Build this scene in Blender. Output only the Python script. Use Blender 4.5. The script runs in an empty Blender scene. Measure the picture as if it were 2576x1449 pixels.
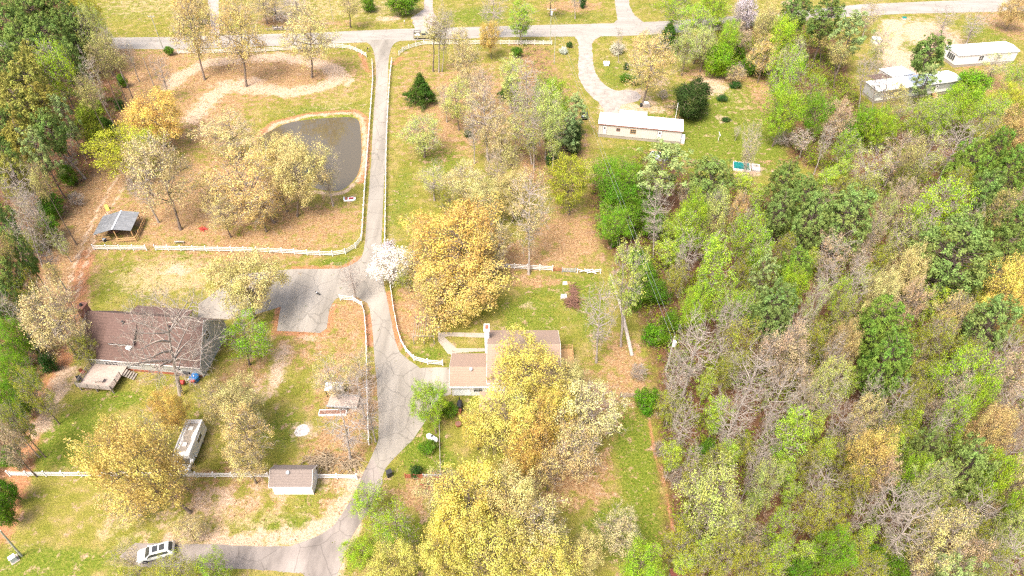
import bpy, math, random
import numpy as np

# ------------------------------------------------------------------ camera, sky, sun, exposure
HC, FPX, PITCH = 86.0, 1717.0, math.radians(44)      # height, focal length in px of a 2576-wide frame, pitch below the horizon
SN, CS = math.sin(PITCH), math.cos(PITCH)
scene = bpy.context.scene
cam_d = bpy.data.cameras.new('camera')
cam_d.sensor_width = 36; cam_d.lens = 36 * FPX / 2576
cam_d.clip_start = 1; cam_d.clip_end = 5000
cam = bpy.data.objects.new('camera', cam_d)
cam.location = (0, 0, HC); cam.rotation_euler = (math.radians(90) - PITCH, 0, 0)
scene.collection.objects.link(cam); scene.camera = cam

world = bpy.data.worlds.new("World"); scene.world = world; world.use_nodes = True
wn = world.node_tree; bg = wn.nodes['Background']
sky = wn.nodes.new('ShaderNodeTexSky'); sky.sky_type = 'NISHITA'; sky.sun_disc = False
SUN_EL, SUN_AZ = math.radians(60), math.radians(215)
sky.sun_elevation = SUN_EL; sky.sun_rotation = SUN_AZ
sky.air_density = 1.0; sky.dust_density = 6.0; sky.ozone_density = 0.3
wn.links.new(sky.outputs[0], bg.inputs[0]); bg.inputs[1].default_value = 0.11
sun_d = bpy.data.lights.new('sun', 'SUN'); sun_d.energy = 1.5; sun_d.angle = math.radians(24); sun_d.color = (1, 0.95, 0.87)
sun = bpy.data.objects.new('sun', sun_d); scene.collection.objects.link(sun)
sun.rotation_euler = (math.radians(90) - SUN_EL, 0, math.pi - SUN_AZ)
scene.view_settings.view_transform = 'Standard'; scene.view_settings.look = 'None'
scene.view_settings.exposure = 1.95; scene.view_settings.gamma = 1.0
scene.cycles.use_denoising = False; scene.cycles.filter_width = 1.3; scene.cycles.sample_clamp_indirect = 4
scene.cycles.max_bounces = 5; scene.cycles.transparent_max_bounces = 4
scene.cycles.diffuse_bounces = 3; scene.cycles.glossy_bounces = 2; scene.cycles.transmission_bounces = 2
scene.cycles.caustics_reflective = False; scene.cycles.caustics_refractive = False

R = random.Random(11)
COL = scene.collection

def W(px, py, z=0.0):
    """point of the place seen at pixel (px,py) of the 2576x1449 photo, at height z"""
    X = (px - 1288) / FPX; t = (724.5 - py) / FPX
    k = (HC - z) / (SN - t * CS)
    return (X * k, (CS + t * SN) * k, z)
def mpp(py, z=0.0):
    t = (724.5 - py) / FPX
    return (HC - z) / (SN - t * CS) / FPX

# ------------------------------------------------------------------ materials
def _nt(name):
    m = bpy.data.materials.new(name); m.use_nodes = True
    nt = m.node_tree; b = nt.nodes['Principled BSDF']
    return m, nt, b
def mat(name, col, rough=0.8, var=0.15, scale=1.5, metal=0.0, bump=0.0, bscale=8, stripe=None, spec=0.3):
    m, nt, b = _nt(name); N, L = nt.nodes, nt.links
    tc = N.new('ShaderNodeTexCoord')
    nz = N.new('ShaderNodeTexNoise'); nz.inputs['Scale'].default_value = scale; nz.inputs['Detail'].default_value = 6
    nz.inputs['Roughness'].default_value = 0.65
    L.new(tc.outputs['Object'], nz.inputs['Vector'])
    cr = N.new('ShaderNodeValToRGB')
    cr.color_ramp.elements[0].position = 0.3; cr.color_ramp.elements[1].position = 0.7
    lo = [max(0, c * (1 - var)) for c in col]; hi = [min(1, c * (1 + var)) for c in col]
    cr.color_ramp.elements[0].color = (*lo, 1); cr.color_ramp.elements[1].color = (*hi, 1)
    L.new(nz.outputs[0], cr.inputs[0]); out = cr.outputs[0]
    if stripe:                                    # (axis, metres, depth of line)
        ax, per, dp = stripe
        sp = N.new('ShaderNodeSeparateXYZ'); L.new(tc.outputs['Object'], sp.inputs[0])
        mu = N.new('ShaderNodeMath'); mu.operation = 'MULTIPLY'; mu.inputs[1].default_value = 1 / per
        L.new(sp.outputs[ax], mu.inputs[0])
        fr = N.new('ShaderNodeMath'); fr.operation = 'FRACT'; L.new(mu.outputs[0], fr.inputs[0])
        gt = N.new('ShaderNodeMath'); gt.operation = 'GREATER_THAN'; gt.inputs[1].default_value = 0.2
        L.new(fr.outputs[0], gt.inputs[0])
        ml = N.new('ShaderNodeMath'); ml.operation = 'MULTIPLY_ADD'; ml.inputs[1].default_value = dp; ml.inputs[2].default_value = 1 - dp
        L.new(gt.outputs[0], ml.inputs[0])
        mx = N.new('ShaderNodeMix'); mx.data_type = 'RGBA'; mx.blend_type = 'MULTIPLY'; mx.inputs[0].default_value = 1
        L.new(out, mx.inputs[6]); L.new(ml.outputs[0], mx.inputs[7]); out = mx.outputs[2]
    L.new(out, b.inputs['Base Color'])
    b.inputs['Roughness'].default_value = rough; b.inputs['Metallic'].default_value = metal
    b.inputs['Specular IOR Level'].default_value = spec
    if bump:
        bn = N.new('ShaderNodeTexNoise'); bn.inputs['Scale'].default_value = bscale; bn.inputs['Detail'].default_value = 4
        L.new(tc.outputs['Object'], bn.inputs['Vector'])
        bp = N.new('ShaderNodeBump'); bp.inputs['Strength'].default_value = bump; bp.inputs['Distance'].default_value = 0.05
        L.new(bn.outputs[0], bp.inputs['Height']); L.new(bp.outputs[0], b.inputs['Normal'])
    return m
def leafmat(name, transl=0.32, rough=0.6):
    """colour from each object's own colour, varied leaf by leaf and clump by clump"""
    m, nt, b = _nt(name); N, L = nt.nodes, nt.links
    oi = N.new('ShaderNodeObjectInfo'); ge = N.new('ShaderNodeNewGeometry'); tc = N.new('ShaderNodeTexCoord')
    nz = N.new('ShaderNodeTexNoise'); nz.inputs['Scale'].default_value = 0.4; nz.inputs['Detail'].default_value = 3
    L.new(tc.outputs['Object'], nz.inputs['Vector'])
    ad = N.new('ShaderNodeMath'); ad.operation = 'ADD'; L.new(ge.outputs['Random Per Island'], ad.inputs[0]); L.new(nz.outputs[0], ad.inputs[1])
    mr = N.new('ShaderNodeMapRange'); mr.inputs[1].default_value = 0.35; mr.inputs[2].default_value = 1.65
    mr.inputs[3].default_value = 0.55; mr.inputs[4].default_value = 1.45
    L.new(ad.outputs[0], mr.inputs[0])
    hs = N.new('ShaderNodeHueSaturation')
    h2 = N.new('ShaderNodeMapRange'); h2.inputs[1].default_value = .3; h2.inputs[2].default_value = .7; h2.inputs[3].default_value = 0.47; h2.inputs[4].default_value = 0.522
    L.new(nz.outputs[0], h2.inputs[0]); L.new(h2.outputs[0], hs.inputs['Hue'])
    L.new(mr.outputs[0], hs.inputs['Value']); L.new(oi.outputs['Color'], hs.inputs['Color'])
    L.new(hs.outputs[0], b.inputs['Base Color']); b.inputs['Roughness'].default_value = rough
    b.inputs['Specular IOR Level'].default_value = 0.03
    tr = N.new('ShaderNodeBsdfTranslucent'); L.new(hs.outputs[0], tr.inputs[0])
    mx = N.new('ShaderNodeMixShader'); mx.inputs[0].default_value = transl
    L.new(b.outputs[0], mx.inputs[1]); L.new(tr.outputs[0], mx.inputs[2])
    L.new(mx.outputs[0], N['Material Output'].inputs[0])
    return m

M = {}
M['leaf'] = leafmat('leaf'); M['needle'] = leafmat('needle', 0.15)
M['bark'] = mat('bark', (.15, .115, .09), .95, .35, 3, bump=.6)
M['bark_pale'] = mat('bark_pale', (.30, .255, .22), .95, .3, 3, bump=.5)
M['twig_pale'] = mat('twig_pale', (.34, .29, .25), .9, .3, 2)
M['twig_brown'] = mat('twig_brown', (.26, .20, .13), .9, .3, 2)
M['white_vinyl'] = mat('white_vinyl', (.64, .62, .60), .45, .04, .6)
M['white_siding'] = mat('white_siding', (.62, .60, .58), .6, .06, 1, stripe=(2, .2, .12))
M['cream_siding'] = mat('cream_siding', (.50, .45, .41), .6, .08, .8, stripe=(0, .45, .12))
M['grey_siding'] = mat('grey_siding', (.33, .33, .31), .7, .06, .8, stripe=(2, .2, .15))
M['shingle_brown'] = mat('shingle_brown', (.112, .070, .058), .95, .22, 5, bump=.5, stripe=(1, .33, .16))
M['shingle_grey'] = mat('shingle_grey', (.17, .137, .12), .95, .2, 6, bump=.5, stripe=(1, .3, .16))
M['shingle_tan'] = mat('shingle_tan', (.26, .185, .14), .95, .15, 5, bump=.5, stripe=(1, .3, .14))
M['shingle_red'] = mat('shingle_red', (.17, .055, .045), .9, .25, 5, stripe=(1, .3, .2))
M['white_metal'] = mat('white_metal', (.66, .68, .70), .4, .08, .7)
M['blue_metal'] = mat('blue_metal', (.40, .44, .48), .45, .1, .7, stripe=(0, .6, .15))
M['old_tin'] = mat('old_tin', (.20, .205, .21), .5, .25, 1.4, metal=.2, stripe=(1, .35, .28))
M['wood_new'] = mat('wood_new', (.42, .26, .12), .85, .2, 3)
M['wood_deck'] = mat('wood_deck', (.34, .27, .23), .85, .2, 3, stripe=(1, .16, .2))
M['wood_grey'] = mat('wood_grey', (.24, .21, .18), .9, .25, 3)
M['concrete'] = mat('concrete', (.29, .25, .205), .9, .12, 1.2, bump=.2)
M['glass'] = mat('glass', (.05, .055, .06), .12, .2, 1, spec=.6)
M['black'] = mat('black', (.03, .03, .032), .6, .2, 2)
M['rubber'] = mat('rubber', (.025, .025, .025), .85, .2, 2)
M['chrome'] = mat('chrome', (.5, .5, .5), .3, .1, 2, metal=.8)
M['rust'] = mat('rust', (.27, .09, .05), .9, .4, 4)
M['red'] = mat('red', (.45, .05, .04), .5, .2, 2)
M['blue'] = mat('blue', (.02, .14, .36), .4, .15, 2)
M['teal'] = mat('teal', (.004, .13, .12), .9, .5, 2.2, bump=.8, bscale=2)
M['yellow'] = mat('yellow', (.65, .45, .06), .6, .1, 2)
M['tan_paint'] = mat('tan_paint', (.30, .27, .15), .45, .35, 2.5)
M['car_white'] = mat('car_white', (.72, .73, .73), .25, .03, 1, spec=.6)
M['ash'] = mat('ash', (.40, .37, .35), .95, .35, 3.5, bump=.8)
M['brush_wood'] = mat('brush_wood', (.16, .085, .06), .95, .4, 3)
M['pole_grey'] = mat('pole_grey', (.33, .33, .27), .9, .2, 3)
M['galv'] = mat('galv', (.42, .45, .48), .4, .15, 2, metal=.3)
M['brick'] = mat('brick', (.22, .10, .07), .9, .25, 5)
M['brown_trim'] = mat('brown_trim', (.26, .12, .09), .7, .2, 2)

def ground_mat():
    m, nt, b = _nt('ground_cover'); N, L = nt.nodes, nt.links
    ge = N.new('ShaderNodeNewGeometry')
    def noise(sc, det=6, ro=.65, off=0):
        v = ge.outputs['Position']
        if off:
            va = N.new('ShaderNodeVectorMath'); va.operation = 'ADD'; va.inputs[1].default_value = (off, off * 1.7, 0)
            L.new(v, va.inputs[0]); v = va.outputs[0]
        n = N.new('ShaderNodeTexNoise'); n.inputs['Scale'].default_value = sc; n.inputs['Detail'].default_value = det
        n.inputs['Roughness'].default_value = ro; L.new(v, n.inputs['Vector']); return n.outputs[0]
    def ramp(fac, cols):
        r = N.new('ShaderNodeValToRGB'); e = r.color_ramp.elements
        while len(e) < len(cols): e.new(.5)
        for i, (p, c) in enumerate(cols): e[i].position = p; e[i].color = (*c, 1)
        L.new(fac, r.inputs[0]); return r.outputs[0]
    za = N.new('ShaderNodeAttribute'); za.attribute_name = 'zone_a'; sa = N.new('ShaderNodeSeparateColor'); L.new(za.outputs['Color'], sa.inputs[0])
    zb = N.new('ShaderNodeAttribute'); zb.attribute_name = 'zone_b'; sb = N.new('ShaderNodeSeparateColor'); L.new(zb.outputs['Color'], sb.inputs[0])
    n1, n2, n3, fine = noise(.28, 8, .7), noise(.55, 9, .74, off=31), noise(2.6, 5, off=77), noise(7, 4, .7, off=13)
    base = ramp(n1, [(.32, (.11, .125, .015)), (.5, (.175, .16, .034)), (.68, (.27, .20, .085))])
    def layer(prev, col, w, nz, sharp=4.5, amp=.9):
        sharp *= .55
        a = N.new('ShaderNodeMath'); a.operation = 'MULTIPLY_ADD'; a.inputs[1].default_value = amp * 5; a.inputs[2].default_value = -.5 - amp * 2.5
        L.new(nz, a.inputs[0])
        s = N.new('ShaderNodeMath'); s.operation = 'ADD'; L.new(a.outputs[0], s.inputs[0]); L.new(w, s.inputs[1])
        k = N.new('ShaderNodeMath'); k.operation = 'MULTIPLY_ADD'; k.inputs[1].default_value = sharp; k.inputs[2].default_value = .5; k.use_clamp = True
        L.new(s.outputs[0], k.inputs[0])
        mx = N.new('ShaderNodeMix'); mx.data_type = 'RGBA'; L.new(k.outputs[0], mx.inputs[0]); L.new(prev, mx.inputs[6]); L.new(col, mx.inputs[7])
        return mx.outputs[2]
    lush = ramp(n3, [(.3, (.055, .09, .008)), (.5, (.11, .14, .018)), (.7, (.20, .185, .04))])
    litt = ramp(n3, [(.3, (.17, .10, .035)), (.45, (.24, .14, .072)), (.58, (.30, .20, .105)), (.72, (.38, .29, .18))])
    sand = ramp(n3, [(.3, (.29, .195, .12)), (.65, (.44, .33, .24))])
    fore = ramp(n3, [(.28, (.05, .028, .016)), (.5, (.11, .056, .030)), (.7, (.17, .095, .055))])
    stra = ramp(n3, [(.3, (.20, .15, .055)), (.6, (.36, .28, .15))])
    reds = ramp(n3, [(.3, (.23, .095, .045)), (.6, (.34, .17, .09))])
    c = layer(base, lush, sa.outputs[0], n2, 4, .6)
    c = layer(c, stra, sb.outputs[1], n2, 4, .7)
    c = layer(c, litt, sa.outputs[1], n2, 4, .9)
    c = layer(c, fore, sb.outputs[0], n2, 3, .5)
    c = layer(c, reds, sb.outputs[2], n2, 4, .4)
    c = layer(c, sand, sa.outputs[2], n2, 3, .7)
    mr = N.new('ShaderNodeMapRange'); mr.inputs[1].default_value = .3; mr.inputs[2].default_value = .7; mr.inputs[3].default_value = .5; mr.inputs[4].default_value = 1.5
    L.new(fine, mr.inputs[0])
    mx = N.new('ShaderNodeMix'); mx.data_type = 'RGBA'; mx.blend_type = 'MULTIPLY'; mx.inputs[0].default_value = 1
    L.new(c, mx.inputs[6]); L.new(mr.outputs[0], mx.inputs[7]); L.new(mx.outputs[2], b.inputs['Base Color'])
    b.inputs['Roughness'].default_value = 1; b.inputs['Specular IOR Level'].default_value = .05
    bp = N.new('ShaderNodeBump'); bp.inputs['Strength'].default_value = .9; bp.inputs['Distance'].default_value = .25
    L.new(n3, bp.inputs['Height']); L.new(bp.outputs[0], b.inputs['Normal'])
    return m
def road_mat(name, c1, c2, sx=.35, sy=.35):
    m, nt, b = _nt(name); N, L = nt.nodes, nt.links
    ge = N.new('ShaderNodeNewGeometry'); mp = N.new('ShaderNodeMapping'); mp.inputs['Scale'].default_value = (sx, sy, 1)
    L.new(ge.outputs['Position'], mp.inputs[0])
    n = N.new('ShaderNodeTexNoise'); n.inputs['Scale'].default_value = 1; n.inputs['Detail'].default_value = 8; n.inputs['Roughness'].default_value = .6
    L.new(mp.outputs[0], n.inputs['Vector'])
    r = N.new('ShaderNodeValToRGB'); r.color_ramp.elements[0].position = .33; r.color_ramp.elements[1].position = .66
    r.color_ramp.elements[0].color = (*c1, 1); r.color_ramp.elements[1].color = (*c2, 1); L.new(n.outputs[0], r.inputs[0])
    v = N.new('ShaderNodeTexNoise'); v.inputs['Scale'].default_value = 9; v.inputs['Detail'].default_value = 3; L.new(ge.outputs['Position'], v.inputs['Vector'])
    mr = N.new('ShaderNodeMapRange'); mr.inputs[1].default_value = .3; mr.inputs[2].default_value = .7; mr.inputs[3].default_value = .88; mr.inputs[4].default_value = 1.1
    L.new(v.outputs[0], mr.inputs[0])
    # thin cracks
    vo = N.new('ShaderNodeTexVoronoi'); vo.feature = 'DISTANCE_TO_EDGE'; vo.inputs['Scale'].default_value = .22
    wv = N.new('ShaderNodeVectorMath'); wv.operation = 'MULTIPLY_ADD'; wv.inputs[1].default_value = (2, 2, 2)
    L.new(n.outputs[1], wv.inputs[0]); L.new(ge.outputs['Position'], wv.inputs[2]); L.new(wv.outputs[0], vo.inputs['Vector'])
    cr = N.new('ShaderNodeMapRange'); cr.inputs[1].default_value = 0; cr.inputs[2].default_value = .02; cr.inputs[3].default_value = .68; cr.inputs[4].default_value = 1
    L.new(vo.outputs[0], cr.inputs[0])
    mm = N.new('ShaderNodeMath'); mm.operation = 'MULTIPLY'; L.new(mr.outputs[0], mm.inputs[0]); L.new(cr.outputs[0], mm.inputs[1])
    mx = N.new('ShaderNodeMix'); mx.data_type = 'RGBA'; mx.blend_type = 'MULTIPLY'; mx.inputs[0].default_value = 1
    L.new(r.outputs[0], mx.inputs[6]); L.new(mm.outputs[0], mx.inputs[7]); L.new(mx.outputs[2], b.inputs['Base Color'])
    b.inputs['Roughness'].default_value = .9; b.inputs['Specular IOR Level'].default_value = .2
    return m
M['ground'] = ground_mat()
M['asphalt'] = road_mat('asphalt', (.21, .19, .165), (.29, .265, .235), .06, .3)
M['lane'] = road_mat('lane', (.175, .157, .132), (.285, .257, .22), .35, .05)
M['dark_drive'] = road_mat('dark_drive', (.13, .112, .10), (.26, .225, .20), .3, .12)
M['gravel'] = road_mat('gravel', (.22, .19, .165), (.33, .285, .25), .6, .6)

# ------------------------------------------------------------------ object helpers
def link(name, me, parent=None):
    o = bpy.data.objects.new(name, me); COL.objects.link(o)
    if parent: o.parent = parent
    return o
def tag(o, label=None, cat=None, group=None, kind=None):
    if label: o['label'] = label
    if cat: o['category'] = cat
    if group: o['group'] = group
    if kind: o['kind'] = kind
    return o
def thing(name, label, cat, loc, rz=0.0, group=None):
    o = link(name, None); o.location = loc; o.rotation_euler = (0, 0, rz); o.empty_display_size = .5
    return tag(o, label, cat, group)
class MB:
    def __init__(s): s.v, s.f, s.m = [], [], []
    def add(s, vs, fs, m=0):
        n = len(s.v); s.v += [tuple(v) for v in vs]; s.f += [tuple(n + i for i in f) for f in fs]; s.m += [m] * len(fs); return s
    def box(s, x0, x1, y0, y1, z0, z1, m=0):
        return s.add([(x0, y0, z0), (x1, y0, z0), (x1, y1, z0), (x0, y1, z0), (x0, y0, z1), (x1, y0, z1), (x1, y1, z1), (x0, y1, z1)],
                     [(0, 3, 2, 1), (4, 5, 6, 7), (0, 1, 5, 4), (1, 2, 6, 5), (2, 3, 7, 6), (3, 0, 4, 7)], m)
    def prism(s, pts, z0, z1, m=0):
        n = len(pts)
        return s.add([(x, y, z0) for x, y in pts] + [(x, y, z1) for x, y in pts],
                     [tuple(range(n))[::-1], tuple(range(n, 2 * n))] + [(i, (i + 1) % n, n + (i + 1) % n, n + i) for i in range(n)], m)
    def slab(s, q, t, m=0):
        """quad with thickness t downwards"""
        q = [tuple(p) for p in q]; lo = [(x, y, z - t) for x, y, z in q]
        return s.add(q + lo, [(0, 1, 2, 3), (7, 6, 5, 4), (0, 4, 5, 1), (1, 5, 6, 2), (2, 6, 7, 3), (3, 7, 4, 0)], m)
    def side(s, pts, y0, y1, m=0, inset=None):
        """profile in x-z extruded along y; inset narrows vertex i by inset[i] on both sides"""
        n = len(pts); ins = inset or [0] * n
        return s.add([(x, y0 + ins[i], z) for i, (x, z) in enumerate(pts)] + [(x, y1 - ins[i], z) for i, (x, z) in enumerate(pts)],
                     [tuple(range(n)), tuple(range(n, 2 * n))[::-1]] + [((i + 1) % n, i, n + i, n + (i + 1) % n) for i in range(n)], m)
    def cyl(s, p0, p1, r0, r1=None, n=8, m=0):
        r1 = r0 if r1 is None else r1
        a = np.array(p0, float); b_ = np.array(p1, float); d = b_ - a; d /= np.linalg.norm(d) + 1e-9
        u = np.cross(d, (0, 0, 1) if abs(d[2]) < .9 else (1, 0, 0)); u /= np.linalg.norm(u); w = np.cross(d, u)
        vs = []
        for p, r in ((a, r0), (b_, r1)):
            for i in range(n):
                an = 2 * math.pi * i / n; vs.append(p + (u * math.cos(an) + w * math.sin(an)) * r)
        return s.add(vs, [(i, (i + 1) % n, n + (i + 1) % n, n + i) for i in range(n)] + [tuple(range(n))[::-1], tuple(range(n, 2 * n))], m)
    def build(s, name, mats, parent=None, bevel=0, smooth=False):
        me = bpy.data.meshes.new(name); me.from_pydata(s.v, [], s.f)
        for m in (mats if isinstance(mats, (list, tuple)) else [mats]): me.materials.append(M[m] if isinstance(m, str) else m)
        me.polygons.foreach_set('material_index', s.m)
        if smooth: me.polygons.foreach_set('use_smooth', [True] * len(s.f))
        me.update(); o = link(name, me, parent)
        if bevel:
            b = o.modifiers.new('bevel', 'BEVEL'); b.width = bevel; b.segments = 2; b.limit_method = 'ANGLE'
        return o
def part(name, m, parent, fn, bevel=0, smooth=False):
    b = MB(); fn(b); return b.build(name, m, parent, bevel, smooth)
def copy_tree(o, parent=None):
    c = o.copy(); COL.objects.link(c); c.parent = parent
    for ch in list(o.children): copy_tree(ch, c)
    return c
def smooth_line(pts, n=6):
    """Catmull-Rom through 2-D points"""
    P = [np.array(p, float) for p in pts]; P = [2 * P[0] - P[1]] + P + [2 * P[-1] - P[-2]]; out = []
    for i in range(1, len(P) - 2):
        for k in range(n):
            t = k / n; a, b_, c, d = P[i - 1], P[i], P[i + 1], P[i + 2]
            out.append(.5 * ((2 * b_) + (-a + c) * t + (2 * a - 5 * b_ + 4 * c - d) * t * t + (-a + 3 * b_ - 3 * c + d) * t ** 3))
    out.append(P[-2]); return out
def G2(pts): return [W(x, y)[:2] for x, y in pts]
def inside(X, Y, poly):
    r = np.zeros(X.shape, bool); n = len(poly)
    for i in range(n):
        x0, y0 = poly[i]; x1, y1 = poly[(i + 1) % n]
        c = ((y0 > Y) != (y1 > Y))
        xi = (x1 - x0) * (Y - y0) / ((y1 - y0) if abs(y1 - y0) > 1e-9 else 1e-9) + x0
        r ^= c & (X < xi)
    return r
def dist_line(X, Y, pts, closed=False):
    D = np.full(X.shape, 1e9); n = len(pts)
    for i in range(n if closed else n - 1):
        x0, y0 = pts[i]; x1, y1 = pts[(i + 1) % n]; dx, dy = x1 - x0, y1 - y0; q = dx * dx + dy * dy + 1e-9
        t = np.clip(((X - x0) * dx + (Y - y0) * dy) / q, 0, 1)
        D = np.minimum(D, np.hypot(X - x0 - t * dx, Y - y0 - t * dy))
    return D
def sdist(X, Y, poly):
    D = dist_line(X, Y, poly, True); return np.where(inside(X, Y, poly), D, -D)

# ------------------------------------------------------------------ the ground
POND = G2([(654,339),(694,318),(727,305),(777,297),(844,292),(887,292),(904,303),(909,333),(911,383),(907,417),(897,443),(871,470),(844,479),(800,474),(755,455),(715,425),(682,390),(662,362)])
POND = [tuple(p) for p in smooth_line(POND + POND[:1], 3)][:-1]
EAST = G2([(1700,60),(1690,120),(1790,170),(1900,185),(1960,225),(1985,330),(1990,400),(2070,430),(2050,480),(1950,490),(1870,455),(1750,445),(1640,385),(1560,425),(1490,470),(1500,570),(1540,640),(1620,780),(1655,930),(1668,1100),(1690,1300),(1700,1470),(2620,1470),(2620,270),(2430,255),(2190,300),(2130,200),(2120,100),(2050,45)])
WEST = G2([(-120,-20),(180,-20),(250,90),(310,190),(300,300),(235,430),(190,470),(125,600),(90,720),(130,850),(110,960),(60,1080),(22,1180),(20,1300),(-30,1380),(-120,1380)])
MID = G2([(1300,110),(1290,400),(1310,470),(1460,490),(1480,400),(1440,250),(1400,180),(1380,120)])
gx = np.concatenate([-np.geomspace(1800, 201, 14), np.arange(-200, 200.1, .62), np.geomspace(201, 1800, 14)])
gy = np.concatenate([-np.geomspace(900, 5, 8), np.arange(15, 262, .62), np.geomspace(263, 2600, 16)])
GX, GY = np.meshgrid(gx, gy)
za = np.zeros(GX.shape + (3,)); zb = np.zeros(GX.shape + (3,))
chan = {'lush': (za, 0), 'litter': (za, 1), 'sand': (za, 2), 'forest': (zb, 0), 'straw': (zb, 1), 'red': (zb, 2)}
def add(ch, w):
    a, i = chan[ch]; a[..., i] = np.maximum(a[..., i], w)
def ell(ch, cx, cy, rx, ry, s=1.0):
    x, y, _ = W(cx, cy); k = mpp(cy); yy = abs(W(cx, cy - ry)[1] - W(cx, cy + ry)[1]) / 2
    d = np.sqrt(((GX - x) / (rx * k)) ** 2 + ((GY - y) / yy) ** 2); add(ch, s * np.clip(1.6 - d * 1.05, 0, 1))
def stroke(ch, pts, r, s=1.0):
    add(ch, s * np.clip(1.5 - dist_line(GX, GY, G2(pts)) / r, 0, 1))
def area(ch, poly, feather=3.0, s=1.0):
    add(ch, s * np.clip(sdist(GX, GY, poly) / feather + .5, 0, 1))
area('forest', EAST, 6, 1.25); area('forest', WEST, 6, 1.25); area('litter', MID, 8, .9); area('forest', MID, 8, .42)
for a in [('lush',180,1100,95,75),('lush',280,1005,90,24),('lush',120,1420,170,45,.9),('lush',330,1380,120,80,.55),('lush',1600,1150,55,140),('lush',1570,1330,110,80,.95),
          ('lush',1660,1400,40,60),('lush',1340,790,90,60,.75),('lush',1400,720,90,30,.7),('lush',1480,760,50,90,.8),('lush',1085,890,40,16,1),('lush',1065,1130,55,75,1.1),('lush',1120,1170,30,50,.8),('lush',1790,330,200,85,.95),('lush',1700,400,180,50,1),('lush',1870,270,130,60,.8),
          ('lush',1900,390,110,50,.9),('lush',1780,240,100,30,.9),('lush',340,700,120,60,.5),('lush',480,640,60,50,.8),('lush',820,285,120,25,.7),('lush',860,190,50,50,.6),('lush',250,620,60,10,.4),('lush',340,20,110,30,.6),('lush',560,90,400,8,.3),
          ('lush',820,1250,130,60,.5),('lush',700,1320,130,25,.8),('lush',720,1080,70,60,.6),('lush',730,950,60,40,.3),('lush',1230,650,60,30,.5),('lush',1010,500,30,90,.6),('lush',1110,400,60,40,.8),('lush',1180,330,50,40,.6),('lush',1480,160,14,90,.8),('lush',1560,190,60,50,.6),('lush',1650,100,60,20,.5),
          ('lush',2380,250,90,20,.9),('lush',2280,110,60,60,.8),('lush',2310,60,40,15,.7),('lush',2480,80,90,35,.6),('lush',1700,15,110,12,.6),('lush',1450,45,90,18,.5),('lush',1200,40,80,25,.8),('lush',960,25,90,30,.5),('lush',1500,640,60,40,.6),('lush',860,660,70,12,.9),('lush',1260,960,240,90,.5),('lush',1170,1300,260,160,.5),
          ('litter',520,500,240,120,.85),('litter',640,620,170,40,.9),('litter',780,560,130,50,.8),('litter',480,330,150,60,.6),('litter',380,180,90,70,.9),('litter',640,170,120,30,.55),('litter',330,290,40,90,.9),('litter',700,195,90,26,.7),
          ('litter',1040,210,40,110,.5),('litter',1150,300,130,80,.75),('litter',1180,220,110,60,.7),('litter',1430,600,90,70,.9),('litter',1300,650,100,40,.9),('litter',1350,710,70,14,.8),('litter',1040,780,50,80,.9),('litter',880,800,45,60,.9),('litter',870,900,50,60,.6),
          ('litter',850,1130,80,60,.85),('litter',900,1010,60,90,.85),('litter',870,1000,90,60,.6),('litter',620,960,70,70,.7),('litter',760,870,90,50,.6),('litter',560,1240,160,60,.6),('litter',1430,1190,110,80,.9),('litter',1500,1000,60,90,.7),('litter',1570,930,50,90,.8),('litter',1050,1240,60,50,.7),('litter',850,1250,50,70,.6),
          ('litter',1440,15,70,14,.9),('litter',780,60,120,12,.6),('litter',690,52,40,12,1),('litter',2540,60,60,40,.8),('litter',1810,190,90,20,.9),('litter',1950,250,60,50,.8),('litter',2490,200,60,40,.8),('litter',1700,270,60,30,.4),('litter',1270,240,60,60,.7),
          ('sand',440,680,36,14,.7),('sand',1790,215,40,26,.8),('sand',1660,205,20,20,.5),('sand',2340,90,70,40,1),('sand',2290,160,50,40,.9),('sand',1990,10,20,8,1),('sand',700,920,22,60,.8),('sand',670,980,30,30,.6),('sand',780,850,22,9,.7),('sand',540,1260,70,36,.6),('sand',860,1255,18,40,.6),
          ('sand',820,1200,14,60,.5),('sand',410,1290,40,30,.4),('sand',660,1240,90,24,.4),('sand',1600,235,30,14,.7),('sand',1570,272,60,12,.9),('sand',1880,425,36,16,.9),('sand',1820,300,16,9,.7),('sand',1330,770,14,12,.5),('sand',165,975,15,50,.7),('sand',120,1040,20,26,.5),('sand',980,47,30,6,.9),('sand',1480,430,15,30,.5),('sand',765,1083,30,24,.6),('sand',640,1000,14,40,.5),('sand',1650,276,30,10,.6),('sand',1635,258,25,10,.6),
          ('straw',430,690,120,50,.8),('straw',470,150,200,30,.6),('straw',560,1300,180,50,.6),('straw',720,1200,140,20,.4),('straw',380,10,120,30,.5),('straw',300,1340,90,40,.45),('straw',850,230,60,60,.4),('straw',1600,140,60,40,.35),('straw',1900,260,80,40,.35),('straw',820,20,300,26,.5)]: ell(*a)
stroke('sand', [(430,215),(455,190),(520,160),(600,148),(700,143),(790,155),(845,178),(848,200),(800,222),(730,232),(640,222),(575,218),(530,245),(485,300)], 2.5, .95)
ell('litter', 640, 190, 250, 58, .95); ell('litter', 520, 270, 110, 60, .8)
stroke('sand', [(640,205),(560,215)], 2.5, .8)
stroke('sand', [(860,178),(885,200),(870,215)], .9, .7)
stroke('sand', [(644,355),(694,312),(777,291),(844,286),(890,284),(911,298),(917,333),(918,383),(914,420),(903,450),(875,478),(844,490),(780,480)], .5, .85)
stroke('red', [(640,352),(690,309),(777,288),(844,283),(892,281),(914,295),(920,333),(921,383),(917,420),(906,455)], 1.1, .85)
stroke('red', [(215,640),(190,760),(165,900),(110,1010),(80,1090),(50,1190),(35,1240),(5,1340)], 1.7, .8)
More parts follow.
